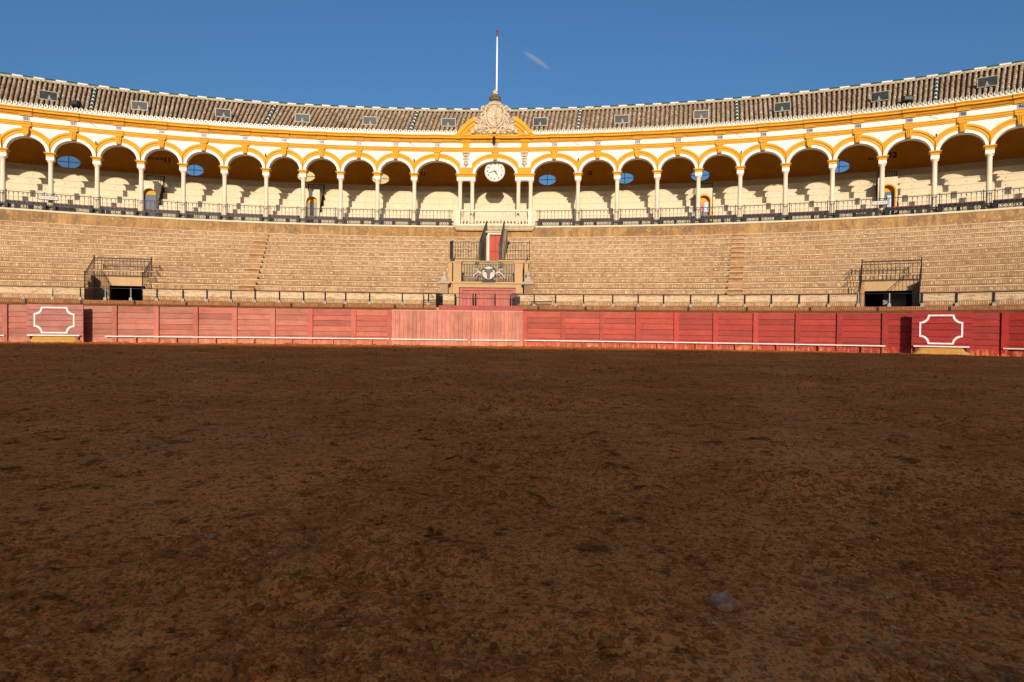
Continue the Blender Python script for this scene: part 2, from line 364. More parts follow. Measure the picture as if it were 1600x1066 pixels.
fl = [tuple(f) for f in q.tolist()] + [(ci, int(idx[0, (i + 1) % NA]), int(idx[0, i])) for i in range(NA)]
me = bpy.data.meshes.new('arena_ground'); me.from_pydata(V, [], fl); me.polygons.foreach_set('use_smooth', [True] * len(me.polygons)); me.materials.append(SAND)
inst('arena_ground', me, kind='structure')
g = G(); sweep(g, frange(-180, 180, 3), [on(rB, -.7, -.06), on(rB, 3.6, -.06)]); g.obj('alley_ground', ALB, kind='structure')
g = G().add(([(-3000, -3000, -1.2), (3000, -3000, -1.2), (3000, 3000, -1.2), (-3000, 3000, -1.2)], [(0, 1, 2, 3)]))
g.obj('surrounding_ground', plaster('pale_town_ground', (.30, .27, .22), .2), kind='structure')

# stones lying on the sand
def stone(seed, sub=1):
    import bmesh
    bm = bmesh.new(); bmesh.ops.create_icosphere(bm, subdivisions=sub, radius=1); rs = random.Random(seed)
    off = rs.random() * 50
    for v in bm.verts:
        n = vnoise(np.array([v.co.x * 1.6 + off]), np.array([v.co.y * 1.6 + v.co.z * 1.3 + off]), seed)[0]
        m = vnoise(np.array([v.co.x * 5 + off]), np.array([v.co.y * 5 + v.co.z * 4 + off]), seed + 5)[0]
        v.co *= .74 + .38 * n + (.16 if sub > 1 else .07) * m; v.co.z *= .68
    vs = [tuple(v.co) for v in bm.verts]; fs = [tuple(x.index for x in f.verts) for f in bm.faces]; bm.free(); return vs, fs
PEB = plain('pale_gravel', (.95, .55, .26), .85, var=.65, sc=40)
st = [stone(i, 1) for i in range(9)]
g = G(); rs = random.Random(5)
for i in range(1700):
    d = .95 * (16 / .95) ** (rs.random() ** .8); u = rs.uniform(-.85, .85); x, y = u * d, d
    if x > 9 and y > 20: continue
    s = rs.choice([.0014, .0016, .002, .0025, .0035]) * (1 + .09 * d) * rs.uniform(.8, 1.35); z = float(gz([x], [y])[0])
    M = TR(x, y, z + s * .2) @ Matrix.Rotation(rs.uniform(0, 6.3), 4, 'Z') @ Matrix.Diagonal((s * rs.uniform(1, 1.7), s, s, 1)); g.add(rs.choice(st), M)
g.obj('gravel', PEB, label='pale grit and small pebbles scattered over the brown sand', cat='gravel', kind='stuff')
CRUMB = plain('mottled_sand_crumb', (.80, .225, .050), 1.0, spec=.02, var=.62, sc=30)  # sand tone with random darker mottling
rn = np.random.default_rng(8); NC = 115000
dd = .85 * (27 / .85) ** (rn.random(NC) ** .92); uu = rn.uniform(-.86, .86, NC); cx_, cy_ = uu * dd, dd
mk = fbm(cx_, cy_, .8, 4, 11); m2 = fbm(cx_, cy_, 3.1, 3, 91)
okc = (rn.random(NC) < np.clip((mk - .36) * 2.6 + (m2 - .45) * 2.2, .06, 1)); ph_ = np.degrees(np.arctan2(cx_ - OX, cy_ - OY)); okc &= (np.interp(ph_, PH, RBT) - np.hypot(cx_ - OX, cy_ - OY)) > 1.0
cx_, cy_, dd = cx_[okc], cy_[okc], dd[okc]; NC = len(cx_)
sz = np.exp(rn.normal(-6.05, .52, NC)) * (1 + .11 * dd); sz = np.minimum(sz, .045); czz = gz(cx_, cy_)
bv, bf = stone(1, 1); import bmesh as _bm
b_ = _bm.new(); _bm.ops.create_icosphere(b_, subdivisions=1, radius=1); 
IV = np.array([v.co[:] for v in b_.verts]); IF = np.array([[x.index for x in f.verts] for f in b_.faces]); b_.free()
nv = len(IV); VV = np.repeat(IV[None], NC, 0) * (1 + rn.uniform(-.30, .30, (NC, nv, 1)))
an = rn.uniform(0, 6.283, NC)[:, None]; st_x = rn.uniform(.9, 1.9, NC)[:, None]
X_ = VV[:, :, 0] * st_x; Y_ = VV[:, :, 1]; VX = (X_ * np.cos(an) - Y_ * np.sin(an)) * sz[:, None] + cx_[:, None]; VY = (X_ * np.sin(an) + Y_ * np.cos(an)) * sz[:, None] + cy_[:, None]; VZ = VV[:, :, 2] * .8 * sz[:, None] + czz[:, None] + sz[:, None] * .15
AV = np.stack([VX, VY, VZ], 2).reshape(-1, 3).astype(np.float32); AF = (IF[None] + (np.arange(NC) * nv)[:, None, None]).reshape(-1, 3).astype(np.int32)
me = bpy.data.meshes.new('sand_clods'); me.vertices.add(len(AV)); me.vertices.foreach_set('co', AV.ravel()); me.loops.add(AF.size); me.loops.foreach_set('vertex_index', AF.ravel())
me.polygons.add(len(AF)); me.polygons.foreach_set('loop_start', np.arange(0, AF.size, 3, dtype=np.int32)); me.polygons.foreach_set('loop_total', np.full(len(AF), 3, dtype=np.int32)); me.materials.append(CRUMB); me.update(calc_edges=True)
inst('sand_clods', me, label='loose crumbs and clods of brown sand strewn over the arena', cat='sand', kind='stuff')
for (x, y, s, lb) in ((.420, 1.325, .026, 'rounded grey pebble half sunk in the sand at lower right, the largest stone'),
                      (-.735, 1.66, .011, 'small pale stone on the dark sand at the lower left'), (-1.62, 2.10, .012, 'small pale stone near the left edge of the sand')):
    vf = stone(int(s * 1e4) + 3, 3); z = float(gz([x], [y])[0])
    M = TR(x, y, z + s * .50) @ Matrix.Diagonal((s * 1.0, s * .8, s * .98, 1))
    G().add(vf).obj('pebble', plain('grey_pebble', (.85, .40, .20), .95, var=.6, sc=90), None, M, smooth=False, label=lb, cat='stone')

# ------------------------------------------------------------------ wooden barrier
unit = G().add(([(0, -.5, 0), (1, -.5, 0), (1, .5, 0), (0, .5, 0), (0, -.16, 1), (1, -.16, 1), (1, .5, 1), (0, .5, 1), (0, -.34, .0), (1, -.34, .0)],
                [(0, 3, 2, 1), (4, 5, 6, 7), (0, 1, 5, 4), (1, 2, 6, 5), (2, 3, 7, 6), (3, 0, 4, 7)])).mesh('plank', WOODH)
def ubox(name, mat):
    return G().add(box(0, 1, 0, 1, 0, 1)).mesh(name, mat)
unitV = ubox('board', WOODV); unitP = ubox('post', WOODV); unitW = ubox('step_rail', WHITEW)
def SC(x, y, z): return Matrix.Diagonal((x, y, z, 1))
def redcol(p, rs, k=0):
    t = min(1, max(0, (p + 27) / 62)); L = ((.40, .155, .105), (.43, .135, .088), (.46, .088, .048), (.38, .040, .024), (.32, .026, .019))
    w_ = rs.uniform(.86, 1.16); x = t * 4; i = min(3, int(x)); f = x - i; c = [L[i][j] * (1 - f) + L[i + 1][j] * f for j in range(3)]
    v = rs.uniform(.78, 1.14); return tuple(min(.9, a * v * (1 if j_ == 0 else w_)) for j_, a in enumerate(c))
PZ = [(.285, .41), (.41, .62), (.62, .855), (.855, 1.10), (1.10, 1.33), (1.33, 1.60)]
rs = random.Random(11)
def section(root, p0, p1, step=True):
    M, L = chord(p0, p1, rB)
    for k, (a, b) in enumerate(PZ):
        inst('plank', unit, root, M @ TR(.06, .03, a) @ SC(L - .12, .055, b - a - .013), redcol((p0 + p1) / 2, rs))
    inst('kick_board', unit, root, M @ TR(.06, .03, .02) @ SC(L - .12, .055, .258), redcol((p0 + p1) / 2, rs))
    inst('gap_shade_board', unitP, root, M @ TR(.08, .07, .1) @ SC(L - .16, .02, 1.45), (.12, .03, .022))  # dark board added so the gaps between planks read as shaded
    if step:
        inst('step_rail', unitW, root, M @ TR(-.02, -.17, .285) @ SC(L + .04, .13, .042))
        inst('step_bracket', unitP, root, M @ TR(L * .5, -.15, .05) @ SC(.05, .16, .235), redcol(p0, rs))
def bpost(root, p):
    M = fr(p, rB); w = .20
    inst('post', unitP, root, M @ TR(-w / 2, -.085, -.02) @ SC(w, .16, 1.625), tuple(min(1, c * 1.08) for c in redcol(p, rs)))
POSTL = [-39.4, -36.8, -34.2, -31.7, -29.1, -26.49, -20.17, -17.59, -15.1, -12.55, -9.99, -7.41, -4.4, -1.89]
POSTR = [7.78, 10.44, 13.15, 15.58, 18.13, 20.65, 23.16, 25.69, 28.07, 30.54, 36.43, 38.9, 41.4, 44.0, 46.6]
bl = thing('wooden_barrier', 'faded pinkish red plank barrier with white step rail, left of the upright-boarded gate', 'barrier', fr(-15, rB), 'red arena barriers')
br = thing('wooden_barrier', 'deep red plank barrier with white step rail, right of the upright-boarded gate', 'barrier', fr(20, rB), 'red arena barriers')
for root, P in ((bl, POSTL), (br, POSTR)):
    for i, p in enumerate(P):
        bpost(root, p)
        if i + 1 < len(P): section(root, p, P[i + 1], not (abs(p + 26.49) < .1 or abs(p - 30.54) < .1))
M, L = chord(-26.49, -20.17, rB); 
M2, L2 = chord(-20.60, -20.17, rB); inst('step_rail', unitW, bl, M2 @ TR(-.05, -.17, .285) @ SC(L2 + .1, .13, .042))
# gate
gt = thing('arena_gate', 'double gate of faded salmon red upright boards in the middle of the barrier', 'gate', fr(2.9, rB))
for (p0, p1, n) in ((-1.76, 3.92, 19), (3.94, 7.64, 14)):
    M, L = chord(p0, p1, rB); w = L / n
    for i in range(n):
        ww = w - .010; c = (.50, .19, .13) if p0 < 0 else (.53, .20, .13); v = rs.uniform(.82, 1.12)
        inst('board', unitV, gt, M @ TR(i * w + .005, -.03 + rs.uniform(-.006, .006), .03) @ SC(ww, .05, 1.54), tuple(a * v for a in c))
    inst('top_rail', unitP, gt, M @ TR(0, -.045, 1.572) @ SC(L, .09, .04), (.62, .30, .22))
    inst('bottom_rail', unitP, gt, M @ TR(0, .022, .05) @ SC(L, .06, .14), (.5, .16, .10))
    inst('step_rail', unitW, gt, M @ TR(.02, -.16, .275) @ SC(L - .18, .12, .042))
    for f in (.33, .68): inst('step_bracket', unitP, gt, M @ TR(L * f, -.14, .05) @ SC(.05, .14, .225), (.55, .2, .13))
# burladeros (free-standing shields in front of the barrier)
def shield(p0, p1, label, col, flip):
    M, L = chord(p0, p1, rB, -.60)
    root = thing('refuge_screen', label, 'screen', M @ TR(L / 2, 0, 0), 'plank refuge screens before the barrier')
    zz = [(.30, .45), (.45, .70), (.70, .955), (.955, 1.19), (1.19, 1.40), (1.40, 1.62)]
    for a, b in zz:
        v = rs.uniform(.9, 1.08); inst('plank', unit, root, M @ TR(0, -.03, a) @ SC(L, .055, b - a - .013), tuple(x * v for x in col))
    inst('gap_shade_board', unitP, root, M @ TR(.02, .0, .1) @ SC(L - .04, .02, 1.45), tuple(c * .15 for c in col))  # another added dark board, giving the screen's plank gaps their shade
    for x in (.04, L - .12): inst('post', unitP, root, M @ TR(x, .026, -.02) @ SC(.08, .08, 1.62), col)
    inst('step_rail', unitW, root, M @ TR(.08, -.19, .315) @ SC(L - .16, .14, .045))
    for x in (.12, L - .2): inst('step_bracket', unitP, root, M @ TR(x, -.15, .16) @ SC(.06, .13, .155), tuple(c * .5 for c in col))
    inst('kick_board', unit, root, M @ TR(0, -.01, .0) @ SC(L, .04, .295), col)
    # white emblem: a frame with hollowed corners
    cx, cz, hw, hh, r = L * .49, .965, L * .36, .545, .27
    def ring(hw, hh, r):
        P = []
        for qx, qz in ((1, 1), (-1, 1), (-1, -1), (1, -1)):
            c = [(qx * hw, qz * (hh - r)), (qx * (hw - .055), qz * (hh - r - .0)), (qx * (hw - r * .62), qz * (hh - r * .62)), (qx * (hw - r), qz * (hh - .055)), (qx * (hw - r), qz * hh)]
            c = [(qx * hw, qz * (hh - r))] + [(qx * (hw - r * math.sin(t)), qz * (hh - r * math.cos(t))) for t in (rad(14), rad(32), rad(50), rad(68), rad(82))] + [(qx * (hw - r), qz * hh)]
            P += c if qx * qz > 0 else c[::-1]
        return P
    a, b = ring(hw, hh, r), ring(hw - .056, hh - .056, r); n = len(a); v = []; f = []
    for y in (-.072, -.054):
        for P in (a, b): v += [(cx + x, y, cz + z) for x, z in P]
    for i in range(n):
        j = (i + 1) % n; f += [(i, j, n + j, n + i)[::-1], (i, 2 * n + i, 2 * n + j, j)[::-1], (n + i, n + j, 3 * n + j, 3 * n + i)[::-1]]
    G().add((v, f)).obj('white_emblem', WHITEW, root, M)
    return M, L
for args in ((-24.83, -21.66, 'faded pink plank refuge screen with white frame emblem, near the left edge', (.40, .155, .12), 0),
             (31.98, 35.0, 'deep red plank refuge screen with white frame emblem, near the right edge', (.31, .023, .021), 1)):
    M, L = shield(*args)
    # swept heap of yellow sand at the foot
    n = 26; m = 6; v = []; f = []; e = .34
    for i in range(n + 1):
        x = -.06 + (L + .0) * i / n; k = min(1, (x + .06) / e, (L - .06 - x + .12) / e) ; k = max(0, k)
        for j in range(m + 1):
            t = j / m; y = -.055 - .30 * t; z = (.305 * k) * (1 - t) ** .75 + .012 * random.random() * k * (1 if 0 < t < 1 else 0)
            v.append((x, y, z - .012))
    for i in range(n):
        for j in range(m): f.append((i * (m + 1) + j, i * (m + 1) + j + 1, (i + 1) * (m + 1) + j + 1, (i + 1) * (m + 1) + j))
    G().add((v, f)).obj('sand_heap', ALB, None, M, smooth=True, label='low bank of orange sand against the foot of the ' + ('left' if args[0] < 0 else 'right') + ' refuge screen', cat='sand', kind='stuff')
# ------------------------------------------------------------------ lower seating
NROW, RISE, Z0 = 13, .335, 2.44
VL, VR = (-22.55, -19.05), (29.0, 32.2)          # the two stair wells
BOX = (2.0, 7.05)                                # presidential box
COR = (3.15, 5.0)                                # its stair passage
PH0, PH1 = -42.0, 50.0
def segs(a, b, gaps):
    out = []; x = a
    for g0, g1 in sorted(gaps):
        if g1 <= a or g0 >= b: continue
        out.append((x, g0)); x = g1
    out.append((x, b)); return out
ls = thing('lower_stand', 'broad curved bank of brick seating steps between the red barrier and the arcade', 'grandstand', fr(0, rB, 5))
g = G()
for a, b in segs(PH0, PH1, []): sweep(g, frange(a, b, .8), [on(rB, 1.75, -.1), on(rB, 1.75, 1.80)])
g.obj('alley_wall', BRKR, ls)
g = G(); gaps = [(-.1 + 1.25, 6.65)]
for a, b in segs(PH0, PH1, gaps): sweep(g, frange(a, b, .8), [on(rB, 1.70, 1.655), on(rB, 1.70, 1.90), on(rB, 2.12, 1.90)])
g.obj('alley_wall_capping', BRKR, ls)
for q_, p in enumerate(frange(-37.5, 44, 3.55)):
    if not (BOX[0] < p < BOX[1]): G().box(-.05, .05, -.012, .02, 1.70, 1.885).obj('drain_slot', DARK, ls, fr(p + .3 * math.sin(q_ * 7), rB, 1.70))
g = G(); sweep(g, frange(PH0, PH1, 2), [on(rB, 1.9, 1.55), on(rB, 2.3, 1.55)]); g.obj('front_walk', LEDGE, ls)
g = G()
for a, b in segs(PH0, PH1, [VL, VR, (BOX[0] + .3, BOX[1] - .3)]): sweep(g, frange(a, b, .6), [onT(0, 1.86), onT(0, Z0 - .05), onT(0, Z0 - .05, -.02), onT(0, Z0, -.02), onT(1 / NROW, Z0)])
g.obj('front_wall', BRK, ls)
for k in range(1, NROW):
    gaps = [VL, VR] if k <= 2 else []
    if 3 <= k <= 11: gaps = [(COR[0], COR[1])]
    g = G(); z0, z1 = Z0 + RISE * (k - 1), Z0 + RISE * k
    for a, b in segs(PH0, PH1, gaps):
        sweep(g, frange(a, b, .6), [onT(k / NROW, z0), onT(k / NROW, z1 - .055), onT(k / NROW, z1 - .05, -.025), onT(k / NROW, z1, -.022), onT((k + 1) / NROW, z1)])
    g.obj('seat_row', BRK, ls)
ZT = Z0 + RISE * (NROW - 1)
g = G(); sweep(g, frange(PH0, PH1, .8), [onT(1, ZT), onT(1, 7.16)]); g.obj('back_wall', OCHW, ls)
g = G(); sweep(g, frange(PH0, PH1, .8), [onT(1, 7.14), onT(1, 7.15, -.06), onT(1, 7.20, -.08), onT(1, 7.20, .3)]); g.obj('top_ledge', CRM, ls)
# pale number tiles let into the risers
g = G(); rs = random.Random(3)
for k in range(0, NROW):
    z = Z0 + RISE * (k - 1) + .135
    p = -38.0
    while p < 44:
        p += .62 * rs.choice([1, 1, 1, 1, 2]) * (32 / (30 + k * .7))
        if any(a - .1 < p < b + .1 for a, b in ((VL, VR) if k < 3 else ())) or (COR[0] - .2 < p < COR[1] + .2) or (k < 6 and BOX[0] < p < BOX[1]): continue
        if rs.random() < .38: continue
        z = Z0 + RISE * (k - 1) + .12 + rs.uniform(0, .07)
        x, y = XY(p, rT(p, k / NROW)); M = fr(p, rB, 0, 0).copy(); M.translation = (x, y, z)
        q_ = rs.uniform(.020, .032); g.add(box(-q_, q_, -.012, .01, 0, q_ * 1.9), M)
g.obj('number_tile', SILL, ls, kind='stuff')
# stair flights
BRKN = brick_mat('worn_stair_brick', False, (.60, .47, .40), .05)
def flight(p0, p1, w, k0=0):
    for k in range(k0, NROW):
        for h in ((0,) if k == 0 else (0,)):
            t = (k + .48) / NROW; p = p0 + (p1 - p0) * t; z = Z0 + RISE * k
            if k == NROW - 1: continue
            x, y = XY(p, rT(p, t)); M = fr(p, rA, 0, 0).copy(); M.translation = (x, y, z)
            G().add(([(-w / 2, 0, 0), (w / 2, 0, 0), (w / 2, 0, RISE / 2), (-w / 2, 0, RISE / 2), (-w / 2, .36, 0), (w / 2, .36, 0), (w / 2, .36, RISE / 2), (-w / 2, .36, RISE / 2)],
                     [(0, 1, 2, 3), (3, 2, 6, 7), (0, 3, 7, 4), (1, 5, 6, 2)]), None, [(0, 0), (w, 0), (w, .17), (0, .17), (0, .3), (w, .3), (w, .5), (0, .5)]).obj('stair_step', BRKD, ls, M)
            # notched riser: darker flanks of the cut where the flight passes through the row above
            x, y = XY(p, rT(p, (k + 1) / NROW)); M2 = M.copy(); M2.translation = (x, y, z + RISE / 2)
            G().add(([(-w / 2, -.035, 0), (w / 2, -.035, 0), (w / 2, -.035, RISE / 2 - .04), (-w / 2, -.035, RISE / 2 - .04), (-w / 2, .02, RISE / 2 - .04), (w / 2, .02, RISE / 2 - .04), (-w / 2, .02, 0), (w / 2, .02, 0)],
                     [(0, 1, 2, 3), (3, 2, 5, 4), (0, 3, 4, 6), (1, 7, 5, 2)]), None, [(0, 0), (w, 0), (w, .13), (0, .13), (0, .2), (w, .2), (0, .3), (w, .3)]).obj('stair_step', BRKN if (p0 > 0 and k % 4 != 1) or k % 3 == 0 else BRKD, ls, M2)
flight(-12.45, -13.2, .74); flight(21.6, 21.0, .66)

def sph(x, y, z, r): return lathe([(r * math.sin(rad(a)), z - r * math.cos(rad(a))) for a in (8, 40, 70, 100, 130, 172)], 10)[0:2]
def ball(g, x, y, z, r, M=None):
    v, f = lathe([(r * math.sin(rad(a)), -r * math.cos(rad(a))) for a in (8, 35, 62, 90, 118, 145, 172)], 12); g.add(([(a + x, b + y, c + z) for a, b, c in v], f), M)

# front railing of the seating
rl = thing('front_railing', 'thin black post and rail fence along the front of the lower brick seating', 'railing', fr(3, rB, 1.9, 1.9))
RP = [-36.8, -35.1, -33.4, -31.7, -30.0, -28.5, -26.97, -25.29, -23.53, -21.95, -20.33, -18.63, -16.9, -15.29, -13.65, -11.98, -10.27, -8.55, -7.0, -5.51, -3.77, -1.37, 0.54, 2.52, 3.81, 4.0, 5.42, 6.57, 8.26, 9.8, 11.78, 13.82, 15.57, 17.29, 19.07, 20.84, 22.5, 24.11, 25.76, 27.43, 29.04, 30.67, 32.31, 33.97, 35.62, 37.17, 38.8, 40.4, 42.0]
for p in RP:
    M = fr(p, rB, 2.03); steel = BOX[0] < p < BOX[1] or VL[0] < p < VL[1] or VR[0] < p < VR[1]
    G().add(tube([(0, 0, 1.85), (0, 0, 2.47)], .028, 8)).obj('post', GREYM if steel and not (BOX[0] < p < BOX[1]) else IRON, rl, M)
    if not (BOX[0] - .8 < p < BOX[1]): G().add(frust(.07, .055, 1.88, 2.04)).obj('post_footing', CONC, rl, M)
g = G()
for a, b in [(PH0, PH1)]:
    P = [tuple(fr(p, rB, 2.03, 2.455).translation) for p in frange(a, b, 1.2)]; g.add(tube(P, .014, 6))
g.obj('handrail', IRON, rl)

def grille(g, x0, x1, z0, z1, y, M, n=None, mid=None, r=.012, top=.018, spikes=False, zf0=None, zf1=None):
    """upright bars between two rails in the local x,z plane at depth y"""
    n = n or max(2, int((x1 - x0) / .13)); zf0 = zf0 or (lambda x: z0); zf1 = zf1 or (lambda x: z1)
    for i in range(n + 1):
        x = x0 + (x1 - x0) * i / n; g.add(box(x - r, x + r, y - r, y + r, zf0(x), zf1(x) + (.05 if spikes else 0)), M)
def bar(g, a, b, r, M=None): g.add(tube([a, b], r, 6), M)

# stair wells ---------------------------------------------------------------
def well(P, open_frac, side, label, rlabel):
    p0, p1 = P; zt = Z0 + RISE * 2
    w = thing('stair_well', label, 'stairway', fr((p0 + p1) / 2, rB, 2.9, 0), 'stair wells in the lower seating')
    def q(p, t, z): x, y = XY(p, rT(p, t)); return (x, y, z)
    tb = 3 / NROW; z1_ = Z0 + RISE
    for p in (p0, p1):
        v = [q(p, 0, 1.0), q(p, tb, 1.0), q(p, tb, zt), q(p, 2 / NROW, zt), q(p, 2 / NROW, z1_), q(p, 1 / NROW, z1_), q(p, 1 / NROW, Z0), q(p, 0, Z0)]
        G().add((v, [tuple(range(8))]), None, [(0, 0), (2.2, 0), (2.2, 2.1), (1.5, 2.1), (1.5, 1.8), (.75, 1.8), (.75, 1.45), (0, 1.45)]).obj('side_wall', BRKP, w)
    a, b = q(p0, tb, 0), q(p1, tb, 0); T = Vector((b[0] - a[0], b[1] - a[1], 0)); L = T.length; T.normalize(); N = Vector((-T.y, T.x, 0))
    M = Matrix(((T.x, N.x, 0, a[0]), (T.y, N.y, 0, a[1]), (0, 0, 1, 0), (0, 0, 0, 1)))
    o0, o1 = open_frac; o0 *= L; o1 *= L; zh = 2.70
    for nm, x0, x1, z0, z1 in (('back_wall', 0, o0, 1, zt + .005), ('back_wall', o1, L, 1, zt + .005), ('lintel', o0, o1, zh, zt + .005)):
        G().add(([(x0, .0, z0), (x1, .0, z0), (x1, .0, z1), (x0, .0, z1), (x0, .25, z1), (x1, .25, z1), (x0, .25, z0), (x1, .25, z0)], [(0, 1, 2, 3), (3, 2, 5, 4), (0, 3, 4, 6), (1, 7, 5, 2), (6, 7, 1, 0)]), None,
                [(x0, z0), (x1, z0), (x1, z1), (x0, z1), (x0, z1), (x1, z1), (x0, z0), (x1, z0)]).obj(nm, RENDER if nm == 'lintel' else BRKP, w, M)
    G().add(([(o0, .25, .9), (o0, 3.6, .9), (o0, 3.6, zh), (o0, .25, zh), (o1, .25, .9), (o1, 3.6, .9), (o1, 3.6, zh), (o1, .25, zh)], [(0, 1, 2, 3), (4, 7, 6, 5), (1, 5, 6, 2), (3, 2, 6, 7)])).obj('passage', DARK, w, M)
    if side:   # plastered return wall glimpsed inside
        G().box(o1 - 1.15, o1 - .22, 1.3, 1.4, .9, zh - .02).obj('inner_wall', plain('dim_plaster', (.30, .27, .24)), w, M)
    G().add(([q(p0, 0, 1.02), q(p1, 0, 1.02), q(p1, tb, 1.02), q(p0, tb, 1.02)], [(0, 1, 2, 3)])).obj('well_floor', LEDGE, w)
    r = thing('stair_well_railing', rlabel, 'railing', M @ TR(L / 2, 0, zt), 'iron railings round the stair wells'); H = .92
    g = G(); n = int(L / .155)
    for i in range(n + 1):
        x = L * i / n; g.box(x - .009, x + .009, -.009, .009, zt + .06, zt + H, M)
    g.obj('baluster_row', IRON, r, kind='stuff')
    g = G()
    for z, s in ((zt + H, .018), (zt + H - .14, .011), (zt + .08, .012)): g.add(box(0, L, -s, s, z - s, z + s), M)
    g.obj('rail', IRON, r)
    g = G(); 
    for i in range(int(L / .155)):
        x = L * (i + .5) / int(L / .155); P = [(x + .05 * math.cos(a), 0, zt + H - .07 + .05 * math.sin(a)) for a in [j * math.pi / 4 for j in range(8)]]; g.add(tube(P, .008, 4, True), M)
    g.obj('ring_row', IRON, r, kind='stuff')
    for p in (p0, p1):
        g = G(); a0 = q(p, 0, 0); a1 = q(p, tb, 0); zb0, zb1 = Z0 + .04, zt + .06
        def at(t, z): return (a0[0] + (a1[0] - a0[0]) * t, a0[1] + (a1[1] - a0[1]) * t, z)
        g.add(tube([at(0, zb0 + .62), at(1, zt + H)], .018, 6)); g.add(tube([at(0, zb0 + .50), at(1, zt + H - .13)], .011, 6)); g.add(tube([at(0, zb0), at(1, zb1)], .013, 6))
        for i in range(12):
            t = i / 11; g.add(tube([at(t, zb0 + (zb1 - zb0) * t - .03), at(t, zb0 + .62 + (zt + H - zb0 - .62) * t)], .0095, 4))
        g.add(tube([at(0, 1.9), at(0, zb0 + .68)], .022, 6)); g.add(tube([at(1, zt), at(1, zt + H + .06)], .022, 6))
        for t, z in ((0, zb0 + .70), (1, zt + H + .08)): c = at(t, z); ball(g, *c, .035)
        g.obj('side_rail', IRON, r)
well(VL, (.26, .99), 0, 'dark stair well with iron railing let into the brick seating on the left', 'iron railing round the dark stair opening on the left of the brick seating')
well(VR, (.05, .86), 1, 'dark stair well with grey inner wall let into the brick seating on the right', 'iron railing round the dark stair opening on the right of the brick seating')

# presidential box ------------------------------------------------------------
yaw = math.atan2(.02, 1); BM = TR(-1.186, 33.15, 0) @ Matrix.Rotation(-yaw, 4, 'Z')
bx = thing('presidential_box', 'buff masonry box with red gate and stair rising through the middle of the brick seating', 'box', BM @ TR(0, 0, 1.5))
G().box(-1.74, -1.42, 0, 2.0, 1.2, 3.0).box(1.33, 1.72, 0, 2.0, 1.2, 3.0).box(-1.42, 1.33, 0, .4, 2.80, 3.0).obj('facade', RENDER, bx, BM)
G().box(-1.80, 1.78, -.07, 2.0, 3.0, 3.04).box(-1.76, 1.74, -.035, 2.0, 2.965, 3.0).box(-1.78, 1.76, -.05, 2.0, 3.04, 3.08).obj('cornice', RENDER, bx, BM)
G().box(-1.40, 1.31, .12, .2, 2.67, 2.80).box(-1.40, -1.26, .12, .2, 1.2, 2.67).box(1.18, 1.31, .12, .2, 1.2, 2.67).obj('gate_frame', WOODV, bx, BM).color = (.48, .14, .11, 1)
for i in range(12):
    inst('gate_board', unitV, bx, BM @ TR(-1.26 + i * .2033, .2, 1.2) @ SC(.197, .04, 1.46), (.46 * rs.uniform(.9, 1.1), .13, .10))
for x in (-1.26, 0.02): inst('gate_rail', unitP, bx, BM @ TR(x, .175, 2.44) @ SC(1.14, .03, .08), (.48, .15, .11))
inst('lower_screen', unitP, bx, BM @ TR(-2.25, -.95, 1.3) @ SC(3.95, .05, .585), (.38, .07, .055))
for x0, x1 in ((-1.70, -1.32), (1.28, 1.66)):
    G().box(x0, x1, -.01, .34, 3.08, 3.98).box(x0 - .03, x1 + .03, -.04, .37, 3.98, 4.04).box(x0 - .05, x1 + .05, -.06, .39, 4.04, 4.07).obj('parapet_pier', RENDER, bx, BM)
for x in (-1.86, 1.84): G().box(x - .09, x + .09, .1, 2.0, 1.5, 4.0).box(x - .14, x + .14, .05, 2.0, 4.0, 4.06).obj('return_wall', RENDER, bx, BM)
G().add(box(-2.15, 2.05, 2.0, 2.3, 2.9, 4.30)).obj('upper_wall', BRKP, bx, BM)
bx_gap = None
G().box(-2.2, -.62, 1.95, 2.6, 4.26, 4.33).box(.42, 2.1, 1.95, 2.6, 4.26, 4.33).obj('upper_coping', RENDER, bx, BM)
G().box(-.55, .40, 2.0, 7.2, 4.18, 4.24).obj('passage_floor', LEDGE, bx, BM)
for x0, x1 in ((-.80, -.56), (.41, .66)):
    v = [(x0, 2.0), (x0, 2.0)]; P = [(2.0, 3.0), (9.0, 4.0), (9.0, 6.95), (7.6, 6.52), (7.6, 6.62), (2.9, 4.45), (2.0, 4.33)]
    n = len(P); vs = [(x0, y, z) for y, z in P] + [(x1, y, z) for y, z in P]
    G().add((vs, [tuple(range(n))[::-1], tuple(range(n, 2 * n))] + [(i, (i + 1) % n, (i + 1) % n + n, i + n) for i in range(n)])).obj('passage_wall', BRKP, bx, BM)
dm = BM @ TR(0, 7.3, 0)
dd = G().box(-.36, .34, .06, .12, 4.4, 6.33).obj('door', REDDOOR, bx, dm)
G().box(-.02, -.005, .045, .06, 4.6, 6.33).box(-.36, .34, .04, .06, 5.35, 5.37).obj('door_seam', plain('dark_red', (.2, .02, .01)), dd, dm)
G().box(-.46, -.36, -.12, .2, 4.4, 6.45).box(.34, .40, -.12, .2, 4.4, 6.45).box(-.36, .34, -.12, .2, 6.36, 6.45).obj('door_frame', WHT, bx, dm)
G().box(-.56, .42, -.20, .75, 6.45, 6.56).box(-.56, .42, .22, .75, 4.4, 6.45).obj('door_lintel', LEDGE, bx, dm)
def railing(name, label, parts, Mr, cat='railing', group=None, mat=IRON):
    r = thing(name, label, cat, Mr, group)
    for nm, g, kd in parts: g.obj(nm, mat, r, **({'kind': kd} if kd else {}))
    return r
GB = 'iron railings of the presidential box'
g1, g2 = G(), G(); grille(g1, -1.30, 1.26, 3.10, 3.90, .12, BM, 20)
for z in (3.92, 3.50, 3.12): g2.add(box(-1.31, 1.27, .105, .135, z - .012, z + .012), BM)
